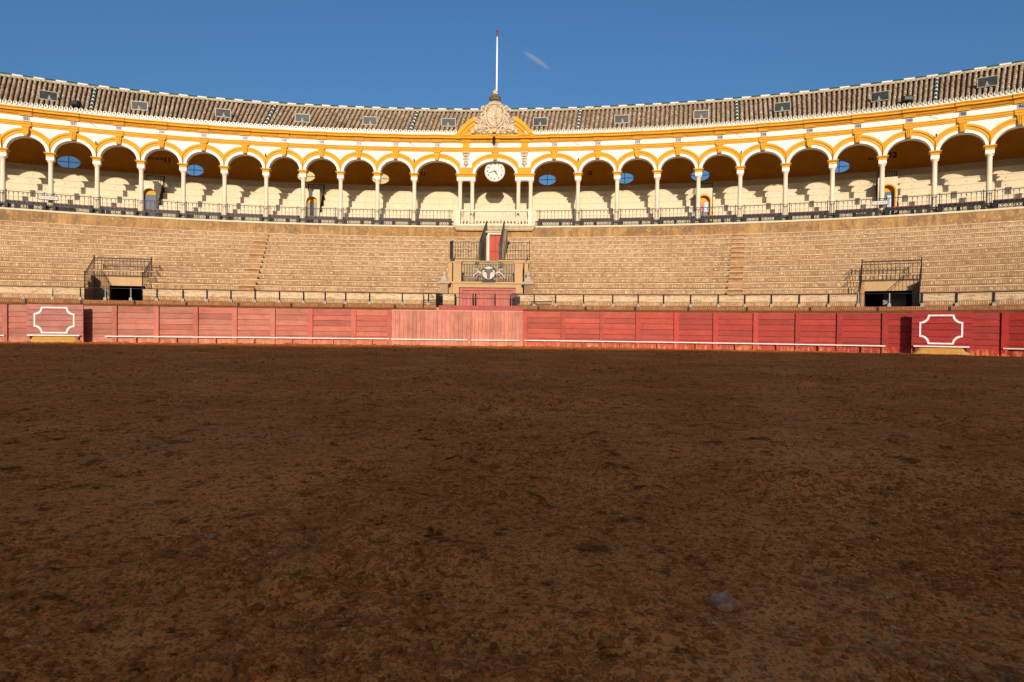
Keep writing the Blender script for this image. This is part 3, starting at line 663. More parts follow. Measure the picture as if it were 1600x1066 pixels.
railing('box_railing', 'iron bar railing behind the bull head emblem on the front of the box', [('baluster_row', g1, 'stuff'), ('rail', g2, None)], BM @ TR(0, .1, 3.1), group=GB)
for x0, x1, sd_ in ((-2.1, -.60, 'left'), (.42, 2.0, 'right')):
    g1, g2 = G(), G(); grille(g1, x0, x1, 4.33, 5.26, 2.1, BM, 11)
    for z in (5.27, 4.85, 4.38): g2.add(box(x0, x1, 2.085, 2.115, z - .012, z + .012), BM)
    g3 = G()
    xs = x0 if sd_ == 'left' else x1
    for i in range(9): y = 2.1 + i * .18; g3.add(box(xs - .012, xs + .012, y - .012, y + .012, 4.33 + .0, 5.27 - .0 + i * .03), BM)
    g3.add(tube([(xs, 2.1, 5.27), (xs, 3.6, 5.52)], .02, 6), BM)
    railing('box_railing', f'iron bar railing on the upper tier of the box, {sd_} of the stair passage', [('baluster_row', g1, 'stuff'), ('rail', g2, None), ('side_rail', g3, None)], BM @ TR((x0 + x1) / 2, 2.1, 4.33), group=GB)
for x, sd_, x2 in ((-.60, 'left', -.60), (.46, 'right', .46)):
    g1, g2 = G(), G(); n = 46
    for i in range(n + 1):
        t = i / n; y = 2.5 + 6.0 * t; zb = 4.24 + 2.3 * max(0, t - .05) ; zt_ = 5.32 + 2.0 * t if t > .0 else 5.3
        g1.add(box(x - .04, x + .04, y - .03, y + .03, zb, zt_), BM)
    g2.add(tube([(x, 2.5, 5.32), (x, 8.5, 7.34)], .034, 6), BM); g2.add(tube([(x, 2.5, 4.9), (x, 8.5, 6.9)], .015, 6), BM); g2.add(tube([(x, 2.5, 4.26), (x, 8.5, 6.5)], .02, 6), BM)
    g2.add(tube([(x, 2.5, 4.2), (x, 2.5, 5.36)], .028, 6), BM)
    railing('stair_railing', f'tall dark iron railing climbing the {sd_} side of the passage to the red door', [('baluster_row', g1, 'stuff'), ('rail', g2, None)], BM @ TR(x, 5, 4.3), group=GB)
for x, sd_ in ((-1.86, 'left'), (1.84, 'right')):
    g1, g2 = G(), G()
    for i in range(12): y = .15 + i * .16; g1.add(box(x - .012, x + .012, y - .012, y + .012, 3.2, 4.1 + i * .02), BM)
    g2.add(tube([(x, .12, 4.1), (x, 2.0, 4.34)], .02, 6), BM)
    railing('side_railing', f'narrow iron side railing above the {sd_} ball-topped pillar', [('baluster_row', g1, 'stuff'), ('rail', g2, None)], BM @ TR(x, 1, 3.2), group=GB)
for x, sd_ in ((-2.10, 'left'), (1.93, 'right')):
    M = BM @ TR(x, -.25, 0); pl = thing('gate_pillar', f'brick pillar with stone pyramid cap and ball, {sd_} of the red gate', 'pillar', M @ TR(0, 0, 1.5), 'ball-topped pillars')
    G().box(-.19, .19, -.19, .19, 1.5, 2.93).obj('shaft', BRKP, pl, M)
    G().add(frust(.26, .30, 2.93, 2.97)).add(frust(.30, .29, 2.97, 3.02)).add(frust(.27, .17, 3.02, 3.10)).add(frust(.17, .10, 3.10, 3.22)).add(frust(.09, .06, 3.22, 3.34)).obj('cap', PSTONE, pl, M)
    g = G(); ball(g, 0, 0, 3.44, .125); g.obj('ball', PSTONE, pl, M, smooth=True)
# small iron gates beside the pillars
g1 = G(); M = BM @ TR(-2.42, -.75, 0) @ Matrix.Rotation(rad(38), 4, 'Z'); grille(g1, 0, .62, 1.9, 2.44, 0, M, 9, r=.014); g2 = G().box(0, .62, -.015, .015, 2.40, 2.45, M).box(0, .62, -.015, .015, 1.92, 1.96, M).box(0, .62, -.01, .01, 2.0, 2.34, M)
g3 = G().add(tube([(-.9, .0, 1.75), (-.9, 0, 2.45)], .02), BM @ TR(-2.1, -1, 0)).add(tube([(-.9, 0, 2.13), (-.3, 0, 2.13), (-.55, 0, 2.42)], .018), BM @ TR(-2.1, -1, 0))
railing('iron_gate', 'small open iron gate beside the left ball-topped pillar', [('baluster_row', g1, 'stuff'), ('gate_frame', g2, None), ('brace', g3, None)], M @ TR(0, 0, 1.9), 'gate')
g1 = G(); M = BM @ TR(1.22, -.6, 0) @ Matrix.Rotation(rad(12), 4, 'Z'); grille(g1, 0, .42, 1.85, 2.5, 0, M, 7, r=.018); g2 = G().box(0, .42, -.015, .015, 2.46, 2.5, M).box(.12, .40, -.02, .02, 2.02, 2.34, M)
g3 = G().add(tube([(.52, 0, 1.5), (.52, 0, 2.95)], .028), M)
railing('iron_gate', 'small open iron gate and tall black pole beside the right ball-topped pillar', [('baluster_row', g1, 'stuff'), ('gate_frame', g2, None), ('pole', g3, None)], M @ TR(0, 0, 1.85), 'gate')
M = fr(8.6, rB, 1.68, 2.1); G().add(tube([(-.35, 0, -.12), (-.35, 0, -.03), (-.28, 0, 0), (.62, 0, .0)], .022, 8)).obj('pipe', IRON, None, M, label='short black bent pipe on the wall right of the box', cat='pipe')
# bull head emblem
M = BM @ TR(0.02, -.03, 3.50); em = thing('bull_head_emblem', 'round white emblem with a grey bull head and ribbons on the box railing', 'emblem', M)
G().add(([(x * 1.0, z - 0, -y) for x, y, z in lathe([(.36, -.0), (.37, .04), (.34, .07)], 28)[0]], lathe([(.36, 0), (.37, .04), (.34, .07)], 28)[1]), Matrix.Identity(4)).obj('back_disc', IRON, em, M)
v, f = lathe([(.30, 0), (.315, .05), (.28, .065)], 28); G().add(([(x, -z - .06, y) for x, y, z in v], f)).obj('white_disc', plain('aged_white', (.60, .56, .48)), em, M)
HEAD = plain('grey_bronze', (.10, .085, .075), .55, .2)
hp = [(-.055, -.26), (.055, -.26), (.085, -.20), (.07, -.10), (.115, .03), (.15, .08), (.26, .075), (.20, .13), (.13, .15), (.06, .19), (-.06, .19), (-.13, .15), (-.20, .13), (-.26, .075), (-.15, .08), (-.115, .03), (-.07, -.10), (-.085, -.20)]
hp = [(x * .88, z * .98 - .01) for x, z in hp]
hd = G().add(prism(hp, -.19, -.12)).add(prism([(x * .75, z * .85) for x, z in hp], -.225, -.185)).obj('bull_head', HEAD, em, M)
g = G()
for s in (-1, 1): g.add(tube([(s * .09, -.16, .16), (s * .22, -.17, .19), (s * .33, -.18, .13), (s * .34, -.2, .05), (s * .28, -.22, .02)], [.032, .030, .026, .018, .008], 7))
g.obj('horn', HEAD, em, M)
G().box(-.33, .33, -.09, .0, -.44, -.33).obj('plinth', IRON, em, M)
for s in (-1, 1):
    g = G(); g.add(tube([(s * .34, -.06, -.02), (s * .48, -.08, .04), (s * .58, -.07, .0), (s * .68, -.06, -.10), (s * .76, -.05, -.22)], [.06, .05, .04, .035, .02], 6))
    g.add(tube([(s * .44, -.07, .02), (s * .54, -.09, .12), (s * .50, -.09, .19), (s * .62, -.08, .16), (s * .74, -.07, .20)], [.04, .035, .03, .03, .015], 6))
    g.obj('ribbon', plain('ribbon_cloth', (.62, .52, .46)), em, M)
    G().add(tube([(s * .42, -.05, -.06), (s * .54, -.06, -.12), (s * .60, -.05, -.24), (s * .70, -.05, -.32)], [.06, .05, .04, .02], 6)).add(tube([(s * .50, -.05, .06), (s * .64, -.05, .05), (s * .72, -.05, -.02)], [.03, .03, .02], 6)).obj('ribbon', plain('faded_red_cloth', (.40, .24, .21)), em, M)
# ------------------------------------------------------------------ arcade
COL = [-29.13, -26.54, -23.89, -21.24, -18.58, -15.88, -13.05, -10.47, -7.78, -5.1, -2.37, 1.04, 1.95, 5.39, 6.3, 9.79, 12.62, 15.46, 18.3, 21.08, 23.98, 26.84, 29.71, 32.55, 35.32]
COL = [-39.6, -37.0, -34.4, -31.85] + COL + [38.2, 41.0, 43.8, 46.6]
NL = 4                                            # columns added left of the picture edge
PAIR = {NL + 11, NL + 13}                         # narrow bays between coupled columns (index of their left column)
ZSP, ZCR, ZAR = 10.57, 11.40, 11.97               # springing, crown, foot of the architrave
ac = thing('arcade', 'yellow and white arcade of round arches on slender marble columns above the brick seating', 'arcade', fr(3.6, rA, 0, 7.25))
shaft = G().add(lathe([(.155, 7.45), (.165, 7.50), (.155, 7.56), (.132, 7.60), (.134, 8.6), (.118, 9.88), (.112, 9.90), (.135, 9.92), (.135, 9.95), (.112, 9.98), (.125, 10.04), (.175, 10.12), (.19, 10.15), (.19, 10.18)], 18)).mesh('column', MARB, True)
plinth = G().box(-.19, .19, -.19, .19, 7.25, 7.45).mesh('plinth', MARB)
dado = G().box(-.2, .2, -.2, .2, 10.18, 10.39).mesh('impost_block', WHT)
imp = G().add(frust(.205, .205, 10.39, 10.50, .225, .225)).add(frust(.22, .29, 10.50, 10.555, .24, .31)).add(frust(.30, .30, 10.555, 10.60, .32, .32)).mesh('impost', YEL)
for i, p in enumerate(COL):
    M = fr(p, rA); c = inst('column', shaft, ac, M); inst('plinth', plinth, c, M)
    if (i in PAIR) or (i - 1 in PAIR): continue
    inst('impost_block', dado, ac, M); inst('impost', imp, ac, M)
def xz(P): return [(x, z) for x, z in P]
def bay(i):
    p0, p1 = COL[i], COL[i + 1]; M, w = chord(p0, p1, rA); T = .22
    if i in PAIR:
        g = G().box(-.20, w + .20, -.2, .2, 10.18, 10.39, M); g.obj('impost_block', WHT, ac)
        G().box(-.205, w + .205, -.225, .225, 10.39, 10.50, M).box(-.24, w + .24, -.26, .26, 10.50, 10.55, M).box(-.29, w + .29, -.31, .31, 10.55, 10.60, M).obj('impost', YEL, ac)
        G().box(0, w, -T, T, 10.6, ZAR, M).obj('spandrel', WHT, ac)
        G().box(-.02, w + .02, -.29, -T, 10.6, 10.98, M).obj('arch_band', YEL, ac)
        # carved console hanging under the pilaster
        x = w / 2
        g = G().add(prism([(x - .11, 11.2), (x + .11, 11.2), (x + .15, 11.5), (x + .17, 11.96), (x - .17, 11.96), (x - .15, 11.5)], -.34, -T), M)
        for z, hw, y in ((11.92, .22, -.40), (11.80, .19, -.38), (11.7, .13, -.40), (11.55, .17, -.38), (11.38, .12, -.37), (11.24, .14, -.38)):
            g.add(tube([(x - hw, y + .03, z), (x - hw * .5, y, z - .03), (x + hw * .5, y, z - .03), (x + hw, y + .03, z)], .045, 6), M)
        g.add(tube([(x - .05, -.36, 11.2), (x, -.40, 11.08), (x + .05, -.36, 11.2)], .05, 6), M)
        g.obj('console', STONE, ac); return
    a = w / 2 - .2; b = ZCR - ZSP; cx = w / 2; n = 28
    V = []; F = []
    for y in (-T, T):
        for j in range(n + 1):
            t = math.pi * j / n; x = cx - a * math.cos(t); z = ZSP + b * math.sin(t); V += [(x, y, z), (x, y, ZAR)]
    m = 2 * (n + 1)
    for j in range(n):
        k = 2 * j; F += [(k, k + 2, k + 3, k + 1), (m + k, m + k + 1, m + k + 3, m + k + 2)]
    base = len(V); V += [(0, -T, ZSP), (cx - a, -T, ZSP), (cx - a, -T, ZAR), (0, -T, ZAR), (w, -T, ZSP), (cx + a, -T, ZSP), (cx + a, -T, ZAR), (w, -T, ZAR)]
    V += [(x, T, z) for x, y, z in V[base:base + 8]]
    F += [(base, base + 1, base + 2, base + 3), (base + 5, base + 4, base + 7, base + 6), (base + 9, base + 8, base + 11, base + 10), (base + 12, base + 13, base + 14, base + 15)]
    G().add((V, F), M).obj('spandrel', WHT, ac)
    V = []; F = []                                  # soffit
    for j in range(n + 1):
        t = math.pi * j / n; x = cx - a * math.cos(t); z = ZSP + b * math.sin(t); V += [(x, -T - .02, z), (x, T, z)]
        if j: F.append((2 * j - 2, 2 * j, 2 * j + 1, 2 * j - 1))
    G().add((V, F), M).obj('arch_soffit', WHT, ac)
    def band(t0, t1, y0, nm, mat):
        V = []; F = []
        for j in range(n + 1):
            t = math.pi * j / n; c, s = math.cos(t), math.sin(t)
            xi = min(w, max(0, cx - (a + t0) * c)); xo = min(w, max(0, cx - (a + t1) * c)); zi = ZSP + (b + t0) * s + (.012 if j in (0, n) else 0); zo = ZSP + (b + t1) * s + (.012 if j in (0, n) else 0)
            V += [(xi, y0, zi), (xo, y0, zo), (xi, -T + .01, zi), (xo, -T + .01, zo)]
            if j: k = 4 * j - 4; F += [(k, k + 1, k + 5, k + 4), (k + 1, k + 3, k + 7, k + 5), (k + 2, k, k + 4, k + 6)]
        G().add((V, F), M).obj(nm, mat, ac)
    band(0.0, .17, -T - .025, 'arch_ring', WHT); band(.17, .33, -T - .055, 'arch_band', YEL); band(.33, .45, -T - .105, 'arch_label', YEL)
    # keystone
    P = [(cx - .11, ZCR + .03), (cx + .11, ZCR + .03), (cx + .17, ZAR - .01), (cx - .17, ZAR - .01)]
    g = G().add(prism(P, -T - .17, -T), M).add(prism([(cx - .19, ZAR - .09), (cx + .19, ZAR - .09), (cx + .21, ZAR), (cx - .21, ZAR)], -T - .21, -T), M)
    if i % 5 in (0, 4) and abs(cx) > 0 and i % 2 == 0:
        g.add(prism([(cx - .05, ZCR - .02), (cx + .05, ZCR - .02), (cx + .15, ZCR + .16), (cx + .15, ZCR + .40), (cx - .15, ZCR + .40), (cx - .15, ZCR + .16)], -T - .24, -T - .1), M)
    else:
        for d in (-.045, .045): g.add(prism([(cx + d - .022, ZCR + .05), (cx + d + .022, ZCR + .05), (cx + d + .028, ZAR - .1), (cx + d - .028, ZAR - .1)], -T - .205, -T - .1), M)
    g.obj('keystone', YEL, ac)
for i in range(len(COL) - 1): bay(i)
# entablature: swept from column to column so that every bay meets its neighbour in a mitre
def prof(p0, p1, P, name, mat):
    g = G(); sweep(g, [p0, p1], [on(rA, d, z) for d, z in P]); g.obj(name, mat, ac)
ARCH = [(-.22, 11.965), (-.27, 11.97), (-.27, 12.05), (-.31, 12.06), (-.31, 12.17), (-.35, 12.18), (-.35, 12.215), (-.22, 12.22)]
FRZ = [(-.235, 12.22), (-.235, 12.55)]
BED = [(-.235, 12.53), (-.30, 12.535), (-.30, 12.58), (-.34, 12.59), (-.34, 12.66), (-.39, 12.67), (-.39, 12.70), (-.41, 12.705), (-.41, 12.74)]
COR_ = [(-.41, 12.735), (-.56, 12.745), (-.56, 12.84), (-.60, 12.85), (-.64, 12.90), (-.64, 12.93), (-.3, 12.94)]
for i in range(len(COL) - 1):
    for P, nm, mt in ((ARCH, 'architrave', YEL), (FRZ, 'frieze', WHT), (BED, 'bed_moulding', YEL), (COR_, 'cornice', YEL)): prof(COL[i], COL[i + 1], P, nm, mt)
    M, w = chord(COL[i], COL[i + 1], rA); pr_ = i in PAIR
    x = w / 2; h = .27
    def shift(P, e): return [(d - e, z) for d, z in P]
    for P, nm, hh in ((ARCH, 'architrave_break', .27), (BED, 'bed_break', .30), (COR_, 'cornice_break', .36)):
        Q = shift(P, .055); V = [(x - hh, d, z) for d, z in Q] + [(x + hh, d, z) for d, z in Q]; n = len(Q)
        F = [(k, k + 1, n + k + 1, n + k) for k in range(n - 1)]
        F += [tuple(range(n))[::-1], tuple(range(n, 2 * n))]
        G().add((V, F), M).obj(nm, YEL, ac)
    if pr_: G().box(x - .22, x + .22, -.30, -.2, 12.205, 12.55, M).obj('pilaster', YEL, ac)
    # dentils
    if not pr_:
        g = G(); n = int(w / .085)
        for k in range(n):
            xx = (k + .5) * w / n
            if abs(xx - x) < .34: continue
            g.box(xx - .02, xx + .02, -.40, -.32, 12.595, 12.655, M)
        g.obj('dentil_row', YEL, ac, kind='stuff')
# numbers over the keystones: odd to the left, even to the right
num = {}
bays = [i for i in range(len(COL) - 1) if i not in PAIR]; c0 = bays.index(NL + 12)
for k, i in enumerate(bays):
    if k <= c0: n = 117 - 2 * (c0 - k)
    else: n = 116 - 2 * (k - c0 - 1)
    num[i] = n; M, w = chord(COL[i], COL[i + 1], rA)
    if n < 90: continue
    pq = G().box(-.17, .17, -.262, -.22, 12.24, 12.52).obj('number_plaque', TILEW, ac, M @ TR(w / 2, 0, 0))
    t = inst('number', text_mesh(str(n), .25 if n < 100 else .20, .006, BLUE), pq, M @ TR(w / 2, -.268, 12.38))
# small lamps on iron arms in the spandrels, hooked wires on the frieze
for q, p in enumerate((-23.89, -13.05, -2.37, 9.79, 21.08, 32.55)):
    M = fr(p, rA, -.22, 0); g = G().add(tube([(0, 0, 11.30), (0, -.14, 11.28), (.02, -.24, 11.36)], .015, 6)).add(tube([(.02, -.22, 11.32), (.02, -.25, 11.46)], .04, 8))
    o = thing('spot_lamp', ['first', 'second', 'third', 'fourth', 'fifth', 'sixth'][q] + ' small black lamp from the left, on an iron arm where two arches meet', 'lamp', M @ TR(0, 0, 11.3), 'small lamps between the arches')
    g.obj('arm_and_lamp', IRON, o, M)
    g = G().add(tube([(-.30, -.02, 12.52), (-.22, -.16, 12.46), (-.05, -.10, 12.35), (.06, -.06, 12.33)], .010, 5)); g.obj('cable', IRON, o, M)

# ------------------------------------------------------------------ upper gallery
ug = thing('upper_gallery', 'shaded gallery of cream seating steps behind the arches, with ochre rear wall', 'gallery', fr(3.6, rA, 3, 7.3))
DOOR = [-21.12, -10.17, 18.7, 30.12]; OCU = [-26.56, -18.95, -11.2, -5.68, 7.16, 12.99, 18.41, 27.41]
g = G(); sweep(g, frange(PH0, PH1, 1), [on(rA, -.56, 7.19), on(rA, -.56, 7.255), on(rA, 1.15, 7.26)]); g.obj('gallery_floor', CRM, ug)
def dgap(w): return [(p - w, p + w) for p in DOOR]
for k in range(7):
    d = 1.1 + .6 * k; z0 = 7.26 if k == 0 else 7.3 + .5 * k; z1 = 7.8 + .5 * k; g = G()
    for a, b in segs(PH0, PH1, dgap(.62) if 1 <= k <= 4 or k == 0 else []):
        sweep(g, frange(a, b, .7), [on(rA, d, z0), on(rA, d, z1 - .07), on(rA, d - .03, z1 - .06), on(rA, d - .03, z1), on(rA, d + .6, z1)])
    sr = g.obj('seat_row', CRM, ug)
    g = G()
    for a, b in segs(PH0, PH1, dgap(.62) if k <= 4 else []): sweep(g, frange(a, b, .7), [on(rA, d - .006, z0 + .004), on(rA, d - .006, z0 + .060)])
    g.obj('riser_foot_strip', RISER_FOOT, sr)  # darker strip along the foot of each riser
g = G(); rs = random.Random(9)
for k in range(1, 7):
    d = 1.1 + .6 * k - .03; p = -35
    while p < 41:
        p += .95
        if any(abs(p - q) < .8 for q in DOOR): continue
        M = fr(p, rA, d); g.box(-.022, .022, .01, .04, 7.3 + .5 * k + .22, 7.3 + .5 * k + .26, M)
g.obj('seat_number', plain('dark_number_disc', (.30, .22, .15)), ug, kind='stuff')
g = G(); OG = [(p - 1.1, p + 1.1) for p in OCU]
for a, b in segs(PH0, PH1, OG): sweep(g, frange(a, b, 1), [on(rA, 5.3, 10.7), on(rA, 5.3, 13.9)]); sweep(g, frange(a, b, 1), [on(rA, 5.7, -1), on(rA, 5.7, 14.6)])
g.obj('rear_wall', OCH, ug)
g = G(); sweep(g, frange(PH0, PH1, 1), [on(rA, .22, 13.0), on(rA, 3.0, 13.5), on(rA, 5.35, 13.5)]); g.obj('ceiling', CEIL, ug)
AMB = bpy.data.materials.new('yellow_pane'); AMB.use_nodes = True; t = AMB.node_tree; t.nodes.clear()
_o = t.nodes.new('ShaderNodeOutputMaterial'); _t = t.nodes.new('ShaderNodeBsdfTranslucent'); _t.inputs[0].default_value = (1.0, .80, .38, 1); t.links.new(_t.outputs[0], _o.inputs[0])
CLR = bpy.data.materials.new('clear_pane'); CLR.use_nodes = True; t = CLR.node_tree; t.nodes.clear()
_o = t.nodes.new('ShaderNodeOutputMaterial'); _t = t.nodes.new('ShaderNodeBsdfTransparent'); _g = t.nodes.new('ShaderNodeBsdfGlossy'); _x = t.nodes.new('ShaderNodeMixShader')
_t.inputs[0].default_value = (.93, .95, .97, 1); _g.inputs['Roughness'].default_value = .25; _x.inputs[0].default_value = .08
t.links.new(_t.outputs[0], _x.inputs[1]); t.links.new(_g.outputs[0], _x.inputs[2]); t.links.new(_x.outputs[0], _o.inputs[0])
MILK = CLR.copy(); MILK.name = 'dusty_pane'; _d = MILK.node_tree.nodes.new('ShaderNodeBsdfTranslucent'); _d.inputs[0].default_value = (.75, .78, .82, 1)
_mx = [n_ for n_ in MILK.node_tree.nodes if n_.type == 'MIX_SHADER'][0]; MILK.node_tree.links.new(_d.outputs[0], _mx.inputs[2]); _mx.inputs[0].default_value = .45
for q, p in enumerate(OCU):
    M, w = chord(p - 1.1, p + 1.1, rA, 5.3); cx = w / 2; zc = 11.42; A, B = .66, .42
    if q == 0: A, B, zc = .70, .45, 11.30
    ca_ = math.atan2(1.3, w / 2); TT = sorted([2 * math.pi * j / 32 for j in range(32)] + [ca_, math.pi - ca_, math.pi + ca_, 2 * math.pi - ca_]); V = []; F = []; n = len(TT)
    for y in (0, .4):
        for j in range(n):
            t_ = TT[j]; c, s = math.cos(t_), math.sin(t_); V.append((cx + A * c, y, zc + B * s))
            m = max(abs(c) / (w / 2), abs(s) / (1.3)); V.append((cx + c / m, y, zc + s / m))
    for j in range(n):
        k = (j + 1) % n; F += [(2 * j, 2 * j + 1, 2 * k + 1, 2 * k), (2 * n + 2 * j, 2 * n + 2 * k, 2 * n + 2 * k + 1, 2 * n + 2 * j + 1), (2 * j, 2 * k, 2 * n + 2 * k, 2 * n + 2 * j)]
    G().add((V, F), M).box(0, w, .002, .39, 12.70, 13.9, M).box(0, w, .4, .41, -1, 10.15, M).box(0, w, .4, .41, 12.7, 14.6, M).obj('rear_wall', OCH, ug)
    el = [(cx + A * math.cos(a) * .97, .12, zc + B * math.sin(a) * .97) for a in [2 * math.pi * j / 28 for j in range(28)]]
    win = G().add(tube(el, .035, 6, True), M).obj('oval_window', CRM, ug, label='oval window showing ' + ('a pale yellow wall outside' if q in (2, 3) else 'blue sky through its panes'))
    G().box(cx - .018, cx + .018, .09, .13, zc - B, zc + B, M).box(cx - A, cx + A, .09, .13, zc - .016, zc + .016, M).obj('glazing_bar', IRON, win)
    g = G().add(([(cx + A * math.cos(a) * .98, .125, zc + B * math.sin(a) * .98) for a in [2 * math.pi * j / 28 for j in range(28)]], [tuple(range(28))]), M)
    g.obj('pane', MILK if q == 0 else CLR, win)
# lettering on the rear wall
for p, s, sz, z in (-20.67, '11', .50, 11.93), (-21.38, 'SOL ALTO', .20, 11.98), (-2.41, '11', .38, 11.80), (-3.15, 'SOL ALTO', .17, 11.80), (10.36, '12', .38, 11.80), (9.49, 'SOL ALTO', .16, 11.82), (30.5, '12', .50, 11.84), (29.56, 'SOL ALTO', .19, 11.74):
    M = fr(p, rA, 5.285, z); inst('wall_lettering', text_mesh(s, sz, .004, INK), ug, M)
# gallery entrances: a cream block with an arched opening among the steps
wd = ['first', 'second', 'third', 'fourth']
for q, p in enumerate(DOOR):
    M = fr(p, rA, 1.75); hw = .50; zt = 9.80; a = .36; zs = 9.0; n = 14
    V = []; F = []
    for y in (0, .3):
        for j in range(n + 1):
            t_ = math.pi * j / n; V += [(-a * math.cos(t_), y, zs + a * .95 * math.sin(t_)), (-a * math.cos(t_), y, zt)]
    m = 2 * (n + 1)
    for j in range(n): k = 2 * j; F += [(k, k + 2, k + 3, k + 1), (m + k, m + k + 1, m + k + 3, m + k + 2), (k, m + k, m + k + 2, k + 2)]
    blk = G().add((V, F)).box(-hw, -a, 0, .3, 7.26, zt).box(a, hw, 0, .3, 7.26, zt).box(-hw, -hw + .12, .3, 2.6, 7.26, zt).box(hw - .12, hw, .3, 2.6, 7.26, zt).box(-hw, hw, .3, 2.6, zt - .1, zt).obj('entrance_block', CRM, ug, M)
    V = []; F = []
    for j in range(n + 1):
        t_ = math.pi * j / n
        V += [(-a * math.cos(t_), -.02, zs + a * .95 * math.sin(t_)), (-(a + .08) * math.cos(t_), -.02, zs + (a + .08) * .97 * math.sin(t_))]
        if j: F.append((2 * j - 2, 2 * j, 2 * j + 1, 2 * j - 1))
    G().add((V, F)).box(-a - .08, -a, -.022, .0, 7.26, zs).box(a, a + .08, -.022, .0, 7.26, zs).obj('arch_trim', YEL, blk, M) if q > 1 else None
    G().box(-a, a, .34, .40, 9.0, 9.6).obj('tympanum', YEL, blk, M)
    dr = G().box(-a, a, .30, .34, 7.26, 9.0).obj('entrance_door', BLUEGREY if q in (0, 3) else plain('weathered_door', (.34, .29, .24) if q == 1 else (.2, .2, .22)), blk, M)
    if q == 2: G().box(.02, .30, .27, .3, 8.35, 8.98).obj('door_notice', plain('pale_notice', (.55, .62, .70)), blk, M); G().box(-.2, .0, .27, .3, 8.4, 8.98).obj('door_notice', plain('red_notice', (.6, .25, .22)), blk, M)
    if q == 3: G().box(-.02, .20, .27, .3, 7.6, 8.8).obj('door_panel', plain('pale_notice', (.55, .62, .70)), blk, M)
    r = thing('entrance_railing', wd[q] + ' black iron railing from the left, standing round an arched entrance of the upper gallery', 'railing', M @ TR(0, .1, zt), 'railings of the upper gallery entrances')
    g1, g2 = G(), G()
    for i in range(7): x = -hw + .06 + (2 * hw - .12) * i / 6; g1.box(x - .014, x + .014, 2.0, 2.03, zt, zt + .72)
    g2.box(-hw + .02, hw - .02, 1.99, 2.04, zt + .70, zt + .74).box(-hw + .02, hw - .02, 2.0, 2.03, zt + .06, zt + .08)
    for s in (-1, 1):
        x = s * (hw + .02); g2.add(tube([(x, -.05, 7.95), (x, -.05, 8.35), (x, 2.0, zt + .72)], .022, 6)).add(tube([(x, 2.0, zt), (x, 2.0, zt + .76)], .022, 6))
        for i in range(12): y = 2.0 * i / 11; g1.box(x - .012, x + .012, y - .012, y + .012, 7.6 + y * .95, 8.35 + y * (zt + .72 - 8.35) / 2)
    g1.obj('baluster_row', IRON, r, M, kind='stuff'); g2.obj('rail', IRON, r, M)

# ------------------------------------------------------------------ railings and benches along the gallery edge
ordn = ['first', 'second', 'third', 'fourth', 'fifth', 'sixth', 'seventh', 'eighth', 'ninth', 'tenth', 'eleventh', 'twelfth', 'thirteenth', 'fourteenth', 'fifteenth']
leftb = [i for i in bays if i < NL + 11][::-1]; rightb = [i for i in bays if i > NL + 13]
for side, L_ in (('left', leftb), ('right', rightb)):
    for k, i in enumerate(L_):
        p0, p1 = COL[i], COL[i + 1]
        M, w = chord(p0, p1, rA, -.40); x0, x1 = 0.0, w
        if side == 'left' and k == 0: x1 = w - .35
        if side == 'right' and k == 0: x0 = .35
        r = thing('iron_railing', f'black iron balustrade in the {ordn[k]} arch {side} of the clock balcony', 'railing', M @ TR(w / 2, 0, 7.25), 'iron balustrades along the upper gallery')
        g = G(); n = max(2, int(round((x1 - x0) / .225)))
        for j in range(n): x = x0 + (x1 - x0) * (j + .5) / n; g.box(x - .010, x + .010, -.010, .010, 7.58, 8.2, M); g.box(x - .026, x + .026, -.014, .014, 8.10, 8.16, M)
        g.obj('baluster_row', IRON, r, kind='stuff')
        G().box(x0, x1, -.02, .02, 8.195, 8.23, M).box(x0, x1, -.018, .018, 7.50, 7.58, M).box(x0, x1, -.018, .018, 7.30, 7.33, M).obj('rail', IRON, r)
        g = G(); n = int((x1 - x0) / .135)
        for j in range(n):
            x = x0 + (x1 - x0) * (j + .5) / n; P = [(x + .052 * math.cos(a), 0, 7.415 + .075 * math.sin(a)) for a in [q_ * math.pi / 4 for q_ in range(8)]]; g.add(tube(P, .013, 4, True), M)
        g.obj('ring_row', IRON, r, kind='stuff')
        for x in (x0 + .24, x1 - .24): G().add(tube([(x, -.02, 7.25), (x, -.02, 8.3)], .022, 6), M).add(frust(.075, .09, 7.28, 7.56), M @ TR(x, -.03, 0)).obj('post', IRON, r)
        b = thing('bench', f'dull red bench seat behind railing, {ordn[k]} arch {side} of clock balcony', 'bench', M @ TR(w / 2, .3, 7.25), 'benches along the upper gallery edge')
        G().box(x0 + .16, x1 - .16, .10, .40, 7.70, 7.745, M).obj('seat', BENCH, b)
        G().box(x0 + .16, x1 - .16, .09, .11, 7.56, 7.69, M).obj('dark_band', IRON, b)  # dark band below the front edge of the seat
        for x in (x0 + .22, x0 + (x1 - x0) * (.42 if k % 2 else .56), x1 - .32): G().box(x, x + .17, .02, .42, 7.26, 7.66, M).obj('support', IRON, b)
for p, lb in ((-26.57, 'long white notice board on the gallery railing near the left edge'), (29.59, 'long white notice board on the gallery railing near the right edge')):
    M = fr(p, rA, -.47, 7.98); s = thing('notice_board', lb, 'sign', M); hw = .48 if p < 0 else .40
    G().box(-hw, hw, -.02, .02, -.13, .13).obj('frame', IRON, s, M); G().box(-hw + .03, hw - .03, -.03, -.018, -.095, .095).obj('panel', plain('pale_board', (.70, .66, .58)), s, M)
    g = G(); rs = random.Random(4); x = -hw + .10
    while x < hw - .12: ww = rs.choice([.02, .03, .035]); g.box(x, x + ww, -.034, -.029, -.04, .04); x += ww + rs.choice([.012, .014, .05])
    g.obj('faint_lettering', plain('faded_ink', (.36, .32, .28)), s, M, kind='stuff')

